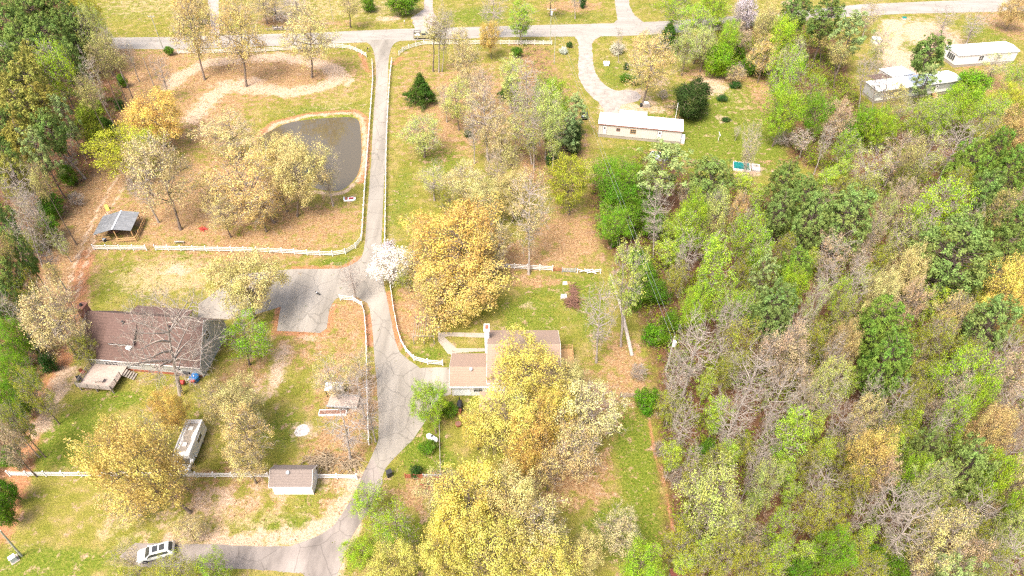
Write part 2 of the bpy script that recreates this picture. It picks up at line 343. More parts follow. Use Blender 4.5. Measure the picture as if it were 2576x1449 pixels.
stroke('litter', [(280,420),(230,520),(190,600),(150,690),(120,760)], 6, 1)
stroke('litter', [(300,140),(340,240),(300,330)], 6, .9)
stroke('sand', [(300,440),(255,510),(215,600),(180,690),(165,760)], .35, .8); stroke('sand', [(325,450),(280,520),(238,600),(203,690),(190,760)], .35, .8)
stroke('sand', [(160,940),(130,1010),(95,1080)], 1.6, .8)
for p, r in [([(735,675),(860,675),(905,650)],.8), ([(704,770),(694,835),(804,841),(826,830),(836,770)],.8), ([(905,135),(915,150),(925,180)],.8), ([(1010,145),(992,160)],1.0),([(922,800),(935,860)],1.4),([(974,740),(985,800),(1003,870)],1.0),([(1630,1060),(1660,1180),(1680,1280),(1700,1400)],.3)]: stroke('red', p, r, .75)
stroke('sand', [(430,1362),(640,1366),(760,1352),(840,1312),(872,1262),(900,1205)], 1.6, .85)
stroke('sand', [(850,1449),(880,1370),(905,1320)], .6, .7)
stroke('sand', [(2250,60),(2235,120),(2260,180),(2310,190)], 3.5, 1)
stroke('litter', [(1700,385),(1770,450),(1990,400)], 2.0, .3)
GZ = np.zeros(GX.shape)
sd = sdist(GX, GY, POND)
GZ = np.where(sd > -1.6, np.where(sd > -.3, -np.clip((sd + .3) * .6, 0, 1.4), .14 * np.clip((sd + 1.6) / 1.3, 0, 1) * np.clip((-.3 - sd) / .5, 0, 1)), 0)
nr, nc = GX.shape
idx = np.arange(nr * nc).reshape(nr, nc)
quads = np.stack([idx[:-1, :-1], idx[:-1, 1:], idx[1:, 1:], idx[1:, :-1]], -1).reshape(-1, 4)
def fast_mesh(name, verts, quads, mats, midx=None):
    me = bpy.data.meshes.new(name); k = quads.shape[1]
    me.vertices.add(len(verts)); me.vertices.foreach_set('co', np.asarray(verts, np.float32).ravel())
    me.loops.add(quads.size); me.loops.foreach_set('vertex_index', quads.astype(np.int32).ravel())
    me.polygons.add(len(quads)); me.polygons.foreach_set('loop_start', np.arange(0, quads.size, k, dtype=np.int32))
    for m in mats: me.materials.append(M[m])
    if midx is not None: me.polygons.foreach_set('material_index', np.asarray(midx, np.int32))
    me.update(calc_edges=True); return me
gme = fast_mesh('ground', np.stack([GX, GY, GZ], -1).reshape(-1, 3), quads, ['ground'])
for nm, arr in (('zone_a', za), ('zone_b', zb)):
    at = gme.attributes.new(nm, 'FLOAT_COLOR', 'POINT')
    at.data.foreach_set('color', np.concatenate([arr.reshape(-1, 3), np.ones((nr * nc, 1))], 1).astype(np.float32).ravel())
gme.polygons.foreach_set('use_smooth', [True] * len(quads))
tag(link('ground', gme), 'grass, leaf litter and bare red earth over the whole place', None, None, 'structure')

SHEETS = []
def sheet(name, px, z, m, label, sm=True, jag=.12):
    pts = [W(*p)[:2] for p in px]; SHEETS.append(pts)
    out = []
    for i, p in enumerate(pts):                       # subdivide and roughen the edge a little
        q = pts[(i + 1) % len(pts)]; L_ = math.dist(p, q); n = max(1, int(L_ / .8))
        for k in range(n):
            t = k / n; out.append((p[0] + (q[0] - p[0]) * t + R.uniform(-jag, jag), p[1] + (q[1] - p[1]) * t + R.uniform(-jag, jag)))
    me = bpy.data.meshes.new(name); me.from_pydata([(x, y, z) for x, y in out], [], [tuple(range(len(out)))]); me.materials.append(M[m])
    if me.polygons[0].normal.z < 0: me.flip_normals()
    return tag(link(name, me), label, None, None, 'structure')
def sml(px, n=4): return [tuple(p) for p in smooth_line(px, n)]
sheet('road', [(-60,97),(265,95),(430,93),(770,83),(1000,73),(1288,65),(1560,58),(1680,53),(1930,34),(2165,11),(2350,3),(2640,-6),(2640,24),(2576,28),(2265,35),(2140,42),(1930,62),(1680,85),(1560,91),(1288,93),(1000,103),(770,113),(600,119),(430,124),(265,122),(-60,126)], .02, 'asphalt', 'pale two lane asphalt road', jag=.08)
sheet('lane', sml([(905,101),(930,112),(942,140),(946,200),(939,300),(934,400),(928,483),(920,583),(914,632),(905,652),(880,668),(855,676)]) + [(735,677),(600,690),(560,720),(500,765),(497,800),(585,803),(640,792),(707,772),(701,800),(697,833),(741,834),(804,838),(822,826)] +
      sml([(829,780),(838,760),(857,747),(893,746),(912,757),(927,768),(936,816),(940,880),(948,966),(952,1060),(950,1110),(938,1140),(927,1166)]) + sml([(962,1210),(964,1192),(977,1169),(1011,1133),(1044,1099),(1084,1039),(1110,1000)]) + [(1136,992),(1130,925),(1110,924)] + sml([(1057,926),(1021,900),(1003,880),(993,850),(983,800),(973,745),(965,712),(959,640),(961,583),(965,483),(970,400),(973,300),(976,200),(979,140),(992,110),(1022,98)]),
      .024, 'lane', 'pale asphalt lane with parking court and drive to the garage', jag=.05)
sheet('driveway', sml([(962,1210),(941,1160),(927,1166),(904,1213),(887,1246),(874,1273),(844,1316),(811,1343),(754,1366),(721,1374),(644,1375)]) + [(560,1371),(477,1368),(340,1366),(300,1400),(350,1425),(470,1428),(563,1430),(644,1433),(760,1443),(800,1480),(842,1480)] + sml([(850,1443),(877,1366),(900,1326),(935,1270),(962,1215)]), .028, 'dark_drive', 'patched dark drive curving past the small white shed', jag=.06)
sheet('gravel_drive', sml([(1440,90),(1451,100),(1456,133),(1455,183),(1468,220),(1488,243),(1515,268),(1518,290)]) + [(1560,290),(1556,276)] + sml([(1565,264),(1605,254),(1612,240),(1588,226),(1548,227),(1515,207),(1496,177),(1490,133),(1492,105),(1515,88)]), .024, 'gravel', 'gravel drive curving to the white single-wide home', jag=.2)
sheet('driveway', [(1545,-10),(1550,30),(1553,50),(1540,62),(1625,60),(1615,53),(1595,37),(1584,15),(1581,-10)], .024, 'asphalt', 'short pale drive joining the far side of the road')
sheet('gravel_drive', [(1066,-15),(1067,23),(1034,45),(1040,62),(1047,76),(1120,73),(1111,64),(1090,30),(1087,-15)], .024, 'gravel', 'gravel drive across the road from the lane')
sheet('gravel_drive', [(520,-20),(528,40),(533,93),(552,92),(550,40),(552,-20)], .024, 'gravel', 'narrow gravel drive at the top behind pale trees', jag=.2)
wk = []
sheet('path', [(1102,838),(1118,836),(1225,838),(1226,850),(1128,846),(1118,848),(1148,876),(1220,876),(1222,884),(1150,888),(1140,893),(1126,890),(1102,858)], .026, 'concrete', 'concrete garden path forking to the tan-roofed house', jag=.02)
water = bpy.data.meshes.new('pond_water'); water.from_pydata([(x, y, -.28) for x, y in POND], [], [tuple(range(len(POND)))])
if water.polygons[0].normal.z < 0: water.flip_normals()
wm, wnt, wb = _nt('water'); wb.inputs['Specular IOR Level'].default_value = 1.0; wb.inputs['Base Color'].default_value = (.085, .066, .034, 1); wb.inputs['Roughness'].default_value = .03
wz = wnt.nodes.new('ShaderNodeTexNoise'); wz.inputs['Scale'].default_value = 3; wbp = wnt.nodes.new('ShaderNodeBump'); wbp.inputs['Strength'].default_value = .02; wbp.inputs['Distance'].default_value = .05
wgp = wnt.nodes.new('ShaderNodeNewGeometry'); wnt.links.new(wgp.outputs['Position'], wz.inputs['Vector'])
wnt.links.new(wz.outputs[0], wbp.inputs['Height']); wnt.links.new(wbp.outputs[0], wb.inputs['Normal'])
M['water'] = wm; water.materials.append(wm)
tag(link('pond_water', water), 'muddy brown pond water reflecting a tree', None, None, 'structure')

# ------------------------------------------------------------------ fences
def fence(name, px, label, cat='fence', m='white_vinyl', h=1.35, step=2.44, rails=(.35, .72, 1.09), group=None, pw=.075, rh=.075):
    pts = [np.array(W(*p)[:2]) for p in px]
    o = thing(name, label, cat, (*pts[0], 0), 0, group); org = pts[0]
    seg = [np.linalg.norm(pts[i + 1] - pts[i]) for i in range(len(pts) - 1)]; tot = sum(seg); n = max(1, round(tot / step))
    def at(d):
        for i, s in enumerate(seg):
            if d <= s or i == len(seg) - 1: return pts[i] + (pts[i + 1] - pts[i]) * min(1, d / s)
            d -= s
    P = [at(tot * k / n) - org for k in range(n + 1)]
    pm = MB().box(-pw, pw, -pw, pw, 0, h).box(-pw - .02, pw + .02, -pw - .02, pw + .02, h, h + .04)
    first = pm.build('post', m, o); first.location = (P[0][0], P[0][1], 0)
    for p in P[1:]:
        c = first.copy(); COL.objects.link(c); c.parent = o; c.location = (p[0], p[1], R.uniform(-.02, .02)); c.rotation_euler = (R.uniform(-.015, .015), R.uniform(-.015, .015), 0)
    for z in rails:
        b = MB()
        for a, c in zip(P[:-1], P[1:]):
            d = (c - a) / np.linalg.norm(c - a); q = np.array([-d[1], d[0]]) * .022; e = d * (pw + .004)
            vs = [(*(a + e + q), z - rh), (*(c - e + q), z - rh), (*(c - e - q), z - rh), (*(a + e - q), z - rh)]
            b.add(vs + [(x, y, z + rh) for x, y, _ in vs], [(0, 3, 2, 1), (4, 5, 6, 7), (0, 1, 5, 4), (1, 2, 6, 5), (2, 3, 7, 6), (3, 0, 4, 7)])
        b.build('rail', m, o)
    return o
GF = 'white three-rail fences'
fence('rail_fence', [(428,136),(644,132),(754,125),(811,121),(857,121),(884,125),(904,133),(922,144)], 'white rail fence along the road, curving in left of the lane mouth', group=GF)
fence('rail_fence', [(937,160),(939,200),(934,267),(929,333),(924,400),(918,482),(911,603),(901,621),(876,638),(847,645),(784,643),(717,638),(644,635),(393,630)], 'long white rail fence from beside the pond turning left above the court', group=GF)
fence('rail_fence', [(370,630),(238,629)], 'short white rail fence in front of the open barn', group=GF)
fence('rail_fence', [(986,157),(981,200),(977,267),(974,333),(972,400),(971,482),(969,616)], 'straight white rail fence down the right side of the lane', group=GF)
fence('rail_fence', [(1004,140),(1014,130),(1037,120),(1067,113),(1127,112),(1287,112),(1388,113)], 'white rail fence along the road, curving in right of the lane mouth', group=GF)
fence('rail_fence', [(981,710),(991,783),(1004,850),(1017,880),(1037,905),(1057,915),(1114,920)], 'curved white rail fence between the lane and the tan-roofed house', group=GF)
fence('rail_fence', [(857,755),(891,758),(911,768),(919,800),(923,866),(924,963),(929,1119)], 'white rail fence from the parking court down the left of the lane', group=GF)
fence('rail_fence', [(1010,668),(1100,669),(1261,675),(1390,682)], 'white rail fence behind the big golden tree', group=GF)
fence('rail_fence', [(27,1198),(298,1200)], 'white rail fence across the lower left lawn', group=GF)
fence('rail_fence', [(317,1199),(500,1201),(677,1202)], 'white rail fence under golden trees left of the small shed', group=GF)
fence('rail_fence', [(799,1204),(899,1206)], 'white rail fence right of the small shed', group=GF)
fence('farm_gate', [(1391,683),(1412,684)], 'low rust-brown gate at the end of the white fence', 'gate', 'rust', 1.0, 3.4, (.3, .6, .9), pw=.04, rh=.05)
fence('farm_gate', [(1414,685),(1447,686)], 'grey tube gate between two white posts', 'gate', 'galv', 1.1, 6, (.2, .4, .6, .8, 1.0), pw=.06, rh=.025)
fence('farm_gate', [(1020,1203),(1064,1204)], 'rust-brown gate of the fenced side yard', 'gate', 'rust', 1.15, 1.5, (.2, .45, .7, .95), pw=.05, rh=.1)
fence('farm_gate', [(1066,1204),(1109,1204)], 'grey tube gate of the fenced side yard', 'gate', 'galv', 1.15, 4.5, (.15, .4, .65, .9, 1.1), pw=.04, rh=.025)
fence('yard_fence', [(1106,985),(1106,1060),(1107,1130),(1109,1198)], 'grey post and wire fence on the right of the side yard', 'fence', 'wood_grey', 1.3, 2.5, (.3, .8, 1.25), pw=.06, rh=.03)
fence('yard_fence', [(1072,1057),(1104,1057)], 'grey picket fence across the top of the side yard', 'fence', 'wood_grey', 1.1, .28, (.3, .9), pw=.05, rh=.05)
fence('field_gate', [(1560,1000),(1610,1003)], 'grey rail gate right of the yellow trees', 'gate', 'wood_grey', 1.2, 3.2, (.3, .6, .9, 1.15), pw=.05, rh=.03)
fence('yard_fence', [(60,1086),(82,1076)], 'grey slatted gate at the edge of the left wood', 'gate', 'wood_grey', 1.2, 1.6, (.2, .5, .8, 1.1), pw=.05, rh=.05)
fence('road_fence', [(672,78),(700,77),(760,75)], 'pale broken board fence on the far side of the road', 'fence', 'bark_pale', .9, 2.2, (.3, .75), pw=.07, rh=.06)
# collapsed fence at the edge of the east wood
t = thing('broken_fence', 'collapsed white fence with sagging boards beside the wood', 'fence', W(1450, 686))
bx, by, _ = W(1450, 686)
for i, (a, b_) in enumerate([((1452,680),(1475,688)),((1462,686),(1492,682)),((1476,690),(1508,686)),((1470,682),(1500,692)),((1458,690),(1480,681)),((1490,688),(1512,680))]):
    p, q = W(*a), W(*b_); part('board', 'white_vinyl', t, lambda m: m.cyl((p[0] - bx, p[1] - by, .25 + .1 * i), (q[0] - bx, q[1] - by, .55 - .05 * i), .08, .08, 4))
for a in [(1452,687),(1478,688),(1510,688)]:
    p = W(*a); part('post', 'white_vinyl', t, lambda m: m.box(p[0] - bx - .08, p[0] - bx + .08, p[1] - by - .08, p[1] - by + .08, 0, 1.1))

# ------------------------------------------------------------------ buildings
def ex(m, pts, x0, x1, mi=0):
    """y-z profile extruded along x"""
    n = len(pts)
    return m.add([(x0, y, z) for y, z in pts] + [(x1, y, z) for y, z in pts],
                 [tuple(range(n))[::-1], tuple(range(n, 2 * n))] + [(i, (i + 1) % n, n + (i + 1) % n, n + i) for i in range(n)], mi)
def gable(root, L, D, eave, ridge, wall, roof, x0=0, y0=0, oh=.35, th=.16, trim='white_vinyl', wname='wall', rname='roof', base=0.0, rp=.5):
    ry = y0 + D * rp; sl1 = (ridge - eave) / (D * rp); sl2 = (ridge - eave) / (D * (1 - rp))
    w = part(wname, wall, root, lambda m: ex(m, [(y0, base), (y0 + D, base), (y0 + D, eave - .02), (ry, ridge - .02), (y0, eave - .02)], x0, x0 + L))
    def rf(m):
        a = [(y0 - oh, eave - oh * sl1), (ry, ridge), (y0 + D + oh, eave - oh * sl2)]
        up = [(y, z + th) for y, z in a]
        ex(m, [a[0], a[1], up[1], up[0]], x0 - oh, x0 + L + oh); ex(m, [a[1], a[2], up[2], up[1]], x0 - oh, x0 + L + oh)
    r = part(rname, roof, root, rf)
    def fs(m):
        z = eave - oh * sl1; m.box(x0 - oh, x0 + L + oh, y0 - oh - .04, y0 - oh - .003, z - .06, z + th + .01)
        for xx in (x0 - oh - .035, x0 + L + oh + .003):
            a = [(y0 - oh, z), (ry, ridge), (y0 + D + oh, eave - oh * sl2)]
            ex(m, [a[0], a[1], (a[1][0], a[1][1] + th + .02), (a[0][0], a[0][1] + th + .02)], xx, xx + .032)
            ex(m, [a[1], a[2], (a[2][0], a[2][1] + th + .02), (a[1][0], a[1][1] + th + .02)], xx, xx + .032)
    part('fascia', trim, r, fs)
    return w, r
def window(parent, x, z, w, h, y=0, face='y', fr='white_vinyl', bars=2, name='window'):
    """frame with a pane as its child; face 'y' looks towards -y, 'x' towards +x"""
    def B(m, a0, a1, d0, d1, z0, z1):
        (m.box(a0, a1, y - d1, y - d0, z0, z1) if face == 'y' else m.box(y + d0, y + d1, a0, a1, z0, z1))
    def f(m):
        B(m, x - .08, x, .004, .07, z - .08, z + h + .08); B(m, x + w, x + w + .08, .004, .07, z - .08, z + h + .08)
        B(m, x, x + w, .004, .07, z - .08, z); B(m, x, x + w, .004, .07, z + h, z + h + .08)
        for k in range(1, bars): B(m, x + w * k / bars - .025, x + w * k / bars + .025, .004, .06, z, z + h)
        if h > .8: B(m, x + .001, x + w - .001, .008, .055, z + h / 2 - .025, z + h / 2 + .025)
    o = part(name, fr, parent, f)
    part('pane', 'glass', o, lambda m: B(m, x + .002, x + w - .002, .003, .03, z + .002, z + h - .002))
    return o
def door(parent, x, z, w, h, y=0, m='white_vinyl'):
    o = part('door', m, parent, lambda b: b.box(x, x + w, y - .05, y - .004, z, z + h))
    part('door_frame', 'black', o, lambda b: (b.box(x - .05, x - .002, y - .06, y - .003, z, z + h + .05), b.box(x + w + .002, x + w + .05, y - .06, y - .003, z, z + h + .05), b.box(x, x + w, y - .06, y - .003, z + h + .002, z + h + .05)))
    part('pane', 'glass', o, lambda b: b.box(x + w * .3, x + w * .7, y - .065, y - .052, z + h * .62, z + h * .86))
    part('handle', 'black', o, lambda b: b.box(x + w * .85, x + w * .92, y - .1, y - .052, z + h * .45, z + h * .5))
    return o
def frame(nl, nr, z=0):
    a, b_ = np.array(W(*nl, z)[:2]), np.array(W(*nr, z)[:2]); d = b_ - a
    return a, math.atan2(d[1], d[0]), float(np.linalg.norm(d))
def loc(root, px, py, z=0):
    p = np.array(W(px, py, z)[:2]) - np.array(root.location[:2]); a = -root.rotation_euler.z
    return p[0] * math.cos(a) - p[1] * math.sin(a), p[0] * math.sin(a) + p[1] * math.cos(a)

# -- the brown-roofed house
a, rz, L = frame((208.6, 901), (502, 926), 2.7)
H1 = thing('house', 'large house with brown shingle roof, grey siding and a back deck', 'house', (a[0], a[1], 0), rz); L1 = L
gable(H1, L - .6, 9.8, 2.9, 8.0, 'grey_siding', 'shingle_brown', x0=.3, y0=.35)
part('foundation', 'rust', H1, lambda m: m.box(.5, L - .5, .31, .345, 0, .5))
# shed dormer with its own roof on the near slope
dx0, dz = 3.9, 5.0
dl = loc(H1, 270, 862, 4.9); dr = loc(H1, 331, 872, 4.9)
def dorm(m): m.add([(dl[0], dl[1], 4.2), (dr[0], dl[1], 4.2), (dr[0], dl[1], 5.4), (dl[0], dl[1], 5.4), (dl[0], 5.0, 7.5), (dr[0], 5.0, 7.5), (dl[0], 4.6, 4.2), (dr[0], 4.6, 4.2)],
                   [(0, 1, 2, 3), (1, 7, 5, 2), (0, 3, 4, 6)])
d_ = part('dormer', 'white_siding', H1, dorm)
part('dormer_roof', 'shingle_brown', d_, lambda m: m.slab([(dl[0] - .3, dl[1] - .35, 5.35), (dr[0] + .3, dl[1] - .35, 5.35), (dr[0] + .3, 5.3, 7.95), (dl[0] - .3, 5.3, 7.95)], .14))
for k in range(3): window(d_, dl[0] + .3 + k * (dr[0] - dl[0] - .3) / 3, 4.6, .75, .6, y=dl[1])
d_ = part('dormer', 'white_siding', H1, lambda m: m.add([(11.3, 2.9, 4.2), (14.0, 2.9, 4.2), (14.0, 2.9, 5.5), (11.3, 2.9, 5.5), (11.3, 5, 7.4), (14.0, 5, 7.4), (11.3, 4.6, 4.2), (14.0, 4.6, 4.2)], [(0, 1, 2, 3), (1, 7, 5, 2), (0, 3, 4, 6)]))
part('dormer_roof', 'shingle_brown', d_, lambda m: m.slab([(11.0, 2.55, 5.45), (14.3, 2.55, 5.45), (14.3, 5.3, 7.93), (11.0, 5.3, 7.93)], .14))
window(d_, 12.0, 4.6, 1.2, .7, y=2.9)
window(H1, 3.0, .9, 2.2, 1.5, y=.35, bars=4); window(H1, 7.4, 1.3, 1.7, .9, y=.35, bars=3); window(H1, 11.2, 1.2, 1.4, 1.0, y=.35); window(H1, 14.5, 1.2, 1.2, 1.0, y=.35)
window(H1, 4.3, 4.2, 1.2, 1.5, y=L - .3, face='x')
part('corner_board', 'white_vinyl', H1, lambda m: m.box(L - .34, L - .28, .30, .34, 0, 2.75))
part('roof_vent', 'white_metal', H1, lambda m: (m.cyl((7.6, 1.5, 4.0), (7.6, 1.5, 4.55), .28, .28, 10), m.cyl((7.6, 1.5, 4.55), (7.6, 1.5, 4.75), .5, .3, 12)))
for vx, vy, vz in [(6.4, 4.1, 7.0), (14.2, 4.0, 6.9)]: part('vent_pipe', 'black', H1, lambda m: m.cyl((vx, vy, vz), (vx, vy, vz + .7), .15, .15, 8))
ch = part('chimney', 'brick', H1, lambda m: (m.box(-.9, .1, 4.6, 6.0, 0, 9.0), m.box(-1.0, .2, 4.5, 6.1, 9.0, 9.2)))
part('chimney_pot', 'black', ch, lambda m: m.cyl((-.4, 5.3, 9.2), (-.4, 5.3, 9.6), .25, .2, 8))
pl = loc(H1, 470, 785, 2.5); part('porch_roof', 'shingle_brown', H1, lambda m: m.slab([(2.5, 10.0, 3.0), (12.5, 10.0, 3.0), (12.5, 12.4, 2.4), (2.5, 12.4, 2.4)], .14))
for px_ in (2.8, 6, 9, 12.2): part('porch_post', 'white_vinyl', H1, lambda m: m.box(px_ - .07, px_ + .07, 12.1, 12.24, 0, 2.3))
# deck
dk0 = loc(H1, 188, 965, 1.9); dk1 = loc(H1, 270, 982, 1.9)
DK = part('deck', 'wood_deck', H1, lambda m: m.box(dk0[0], dk1[0], dk0[1], .3, 1.0, 1.15))
def rails(m):
    for (x0, y0, x1, y1) in [(dk0[0], dk0[1], dk1[0], dk0[1]), (dk0[0], dk0[1], dk0[0], .2), (dk1[0], dk0[1], dk1[0], -1.6)]:
        n = max(2, int(math.dist((x0, y0), (x1, y1)) / 1.5))
        for k in range(n + 1):
            x, y = x0 + (x1 - x0) * k / n, y0 + (y1 - y0) * k / n; m.box(x - .05, x + .05, y - .05, y + .05, 1.15, 2.1)
        for z in (1.3, 1.5, 1.7, 1.9, 2.08): m.cyl((x0, y0, z), (x1, y1, z), .045, .045, 4)
part('deck_railing', 'wood_grey', DK, rails)
for xx in (dk0[0] + .2, (dk0[0] + dk1[0]) / 2, dk1[0] - .2):
    part('deck_post', 'wood_grey', DK, lambda m: m.box(xx - .08, xx + .08, dk0[1] + .1, dk0[1] + .26, 0, 1.0))
def st(m):
    for k in range(5): m.box(dk1[0] + .06 + k * .32, dk1[0] + .36 + k * .32, -1.5, -.2, .95 - k * .2, 1.0 - k * .2)
part('deck_stairs', 'wood_grey', DK, st)
def chair(px, py, z, rz, m, label):
    x, y, _ = W(px, py, z); o = thing('patio_chair', label, 'chair', (x, y, z), rz)
    part('seat', m, o, lambda b: b.box(-.28, .28, -.28, .28, .38, .44)); part('backrest', m, o, lambda b: b.slab([(-.28, .28, .44), (.28, .28, .44), (.28, .42, 1.0), (-.28, .42, 1.0)], .05))
    for sx in (-.24, .24):
        for sy in (-.24, .24): part('leg', m, o, lambda b: b.cyl((sx, sy, 0), (sx, sy, .38), .03, .03, 5))
    return o
chair(202, 959, 1.15, .6, 'black', 'black chair at the lower left corner of the deck'); chair(212, 940, 1.15, 1.2, 'rust', 'brown chair by the left railing of the deck')
x, y, _ = W(253, 960, 1.15); o = thing('patio_table', 'low pale table with slatted top at the bottom of the deck', 'table', (x, y, 1.15), rz)
part('tabletop', 'bark_pale', o, lambda m: [m.box(-.7, .7, -.35 + k * .18, -.2 + k * .18, .5, .55) for k in range(4)])
for sx in (-.6, .6):
    for sy in (-.28, .28): part('leg', 'black', o, lambda b: b.cyl((sx, sy, 0), (sx, sy, .5), .03, .03, 5))
x, y, _ = W(499, 951, 0); o = thing('water_tub', 'blue plastic tub at the right back corner of the brown-roofed house', 'tub', (x - .3, y - .4, 0))
part('tub_wall', 'blue', o, lambda m: m.cyl((0, 0, 0), (0, 0, .9), .62, .72, 14)); part('lid', 'blue', o, lambda m: m.cyl((0, 0, .9), (0, 0, 1.02), .76, .6, 14)); part('lid_knob', 'white_metal', o, lambda m: m.cyl((0, 0, 1.02), (0, 0, 1.1), .1, .1, 8))
def grill(px, py, m, label, r=.5):
    x, y, _ = W(px, py, 0); o = thing('barrel_grill', label, 'grill', (x, y, 0)); part('drum', m, o, lambda b: b.cyl((-.5 * r / .5, 0, .75), (.5 * r / .5, 0, .75), r * .7, r * .7, 12)); part('lid_handle', 'black', o, lambda b: b.cyl((-.2, -.34, 1.0), (.2, -.34, 1.0), .03, .03, 5))
    for sx in (-.35, .35):
        for sy in (-.2, .2): part('leg', 'black', o, lambda b: b.cyl((sx, sy, 0), (sx, sy * .6, .6), .03, .03, 5))
grill(459, 969, 'red', 'red barrel grill under the big bare tree'); grill(488, 966, 'red', 'small red grill beside the blue tub', .36); grill(474, 945, 'black', 'black barrel grill against the house wall left of the tub', .5)
x, y, _ = W(481, 957); o = thing('buckets', 'pair of white buckets between the tub and the red grill', 'buckets', (x, y, 0))
for k in (-.28, .28): part('bucket', 'white_vinyl', o, lambda m: m.cyl((k, k * .3, 0), (k, k * .3, .4), .16, .2, 10))

# -- the tan-roofed house
a = np.array(W(1136, 991, 0)[:2])
H2 = thing('house', 'tan-roofed house with white walls half hidden under yellow trees', 'house', (-9.3, 64.9, 0), 0)
gable(H2, 7.0, 6.0, 2.7, 4.3, 'white_siding', 'shingle_tan', x0=0, y0=0, oh=.3, wname='wing_wall', rname='wing_roof', rp=.36)
gable(H2, 10.6, 10.2, 4.6, 7.2, 'white_siding', 'shingle_tan', x0=5.8, y0=-.9, oh=.3)
part('garage_door', 'white_vinyl', H2, lambda m: [m.box(-.06, -.004, .7, 4.9, .1 + k * .55, .1 + k * .55 + .53) for k in range(4)])
part('wall_panel', 'white_metal', H2, lambda m: m.box(.35, 2.9, -.05, -.004, .15, 2.3))
window(H2, 3.4, 1.0, 1.3, 1.1, y=0); window(H2, 8.0, 1.0, 1.6, 1.2, y=-.9); window(H2, 12.0, 1.0, 1.6, 1.2, y=-.9); window(H2, 10.0, 3.0, 1.2, 1.0, y=-.9); window(H2, 2, 1.2, 1.4, 1.1, y=16.4, face='x')
d_ = part('dormer', 'white_siding', H2, lambda m: m.box(8.2, 10.2, .6, 3.0, 4.9, 6.3)); part('dormer_roof', 'shingle_tan', d_, lambda m: m.slab([(7.95, .35, 6.28), (10.45, .35, 6.28), (10.45, 3.6, 7.1), (7.95, 3.6, 7.1)], .12)); window(d_, 8.5, 5.2, 1.3, .8, y=.6)
ch = part('chimney', 'white_siding', H2, lambda m: (m.box(5.0, 5.75, 6.3, 7.7, 0, 7.9), m.box(4.9, 5.8, 6.2, 7.8, 7.9, 8.05)))
part('chimney_cap', 'rust', ch, lambda m: m.box(5.15, 5.6, 6.7, 7.3, 8.05, 8.35))
part('roof_vent', 'galv', H2, lambda m: (m.cyl((3.0, 1.7, 3.9), (3.0, 1.7, 4.4), .18, .18, 8), m.cyl((3.0, 1.7, 4.4), (3.0, 1.7, 4.6), .3, .25, 10)))
part('gutter', 'white_vinyl', H2, lambda m: m.box(-.3, 5.75, -.42, -.34, 2.38, 2.5))
sd_ = part('side_deck', 'wood_new', H2, lambda m: m.box(16.5, 19.2, 5.2, 9.0, .6, .75))
def r2(m):
    for (x0, y0, x1, y1) in [(16.7, 9.0, 19.2, 9.0), (19.2, 9.0, 19.2, 5.2)]:
        for k in range(5): m.box(x0 + (x1 - x0) * k / 4 - .05, x0 + (x1 - x0) * k / 4 + .05, y0 + (y1 - y0) * k / 4 - .05, y0 + (y1 - y0) * k / 4 + .05, .75, 1.7)
        for z in (.95, 1.3, 1.68): m.cyl((x0, y0, z), (x1, y1, z), .05, .05, 4)
part('deck_railing', 'wood_new', sd_, r2)
pr = part('patio_roof', 'shingle_tan', H2, lambda m: m.slab([(4.4, -5.2, 2.4), (8.4, -5.2, 2.4), (8.4, -1.3, 2.75), (4.4, -1.3, 2.75)], .14))
for xx in (4.6, 8.2): part('patio_post', 'white_vinyl', pr, lambda m: m.box(xx - .07, xx + .07, -5.05, -4.9, 0, 2.26))

# -- mobile homes
def home(name, label, nl, nr, D, eave, wall, rz_fix=None, trim='brown_trim', L=None, roofm='white_metal'):
    a, rz, l = frame(nl, nr); L = L or l
    o = thing(name, label, 'mobile home', (a[0], a[1], 0), rz)
    w = part('wall', wall, o, lambda m: m.box(0, L, 0, D, .75, eave))
    part('skirting', 'concrete', o, lambda m: m.box(.06, L - .06, .06, D - .06, 0, .75))
    def rf(m): ex(m, [(-.2, eave), (D + .2, eave), (D + .2, eave + .12), (D / 2, eave + .5), (-.2, eave + .12)], -.2, L + .2)
    r = part('roof', roofm, o, rf); part('roof_trim', trim, r, lambda m: m.box(-.2, L + .2, -.24, -.203, eave - .12, eave + .12))
    return o, L
o, L = home('mobile_home', 'white single-wide home with two doors and a brown roof edge', (1503.6, 344), (1709.8, 364), 5.0, 3.5, 'cream_siding')
door(o, 1.0, 1.0, .9, 2.05); door(o, 13.6, 1.0, .95, 2.05); window(o, 4.2, 2.1, .7, .6, fr='brown_trim'); window(o, 7.4, 1.8, 1.2, .95, fr='wood_new', bars=3)
for vx, vy in ((5.2, 2.3), (12.6, 1.5)): part('roof_vent', 'galv', o, lambda m: (m.cyl((vx, vy, 3.85), (vx, vy, 4.15), .12, .12, 8), m.cyl((vx, vy, 4.15), (vx, vy, 4.25), .22, .16, 10)))
aw = part('awning', 'blue_metal', o, lambda m: m.slab([(4.3, 5.25, 3.2), (10.9, 5.25, 3.2), (10.9, 9.2, 2.5), (4.3, 9.2, 2.5)], .06))
for xx in (4.5, 7.6, 10.7): part('awning_post', 'white_vinyl', aw, lambda m: m.box(xx - .05, xx + .05, 9.0, 9.1, 0, 2.46))
dk = part('porch_deck', 'wood_deck', o, lambda m: m.box(.9, 4.2, 5.05, 8.9, .5, .62)); part('porch_railing', 'wood_grey', dk, lambda m: [m.box(1 + k * 1.0, 1.08 + k * 1.0, 8.8, 8.88, .62, 1.5) for k in range(4)] + [m.box(.95, 4.2, 8.8, 8.86, 1.45, 1.52)])
part('side_box', 'white_metal', o, lambda m: m.box(L + .02, L + 1.0, .6, 2.6, 0, 1.3))
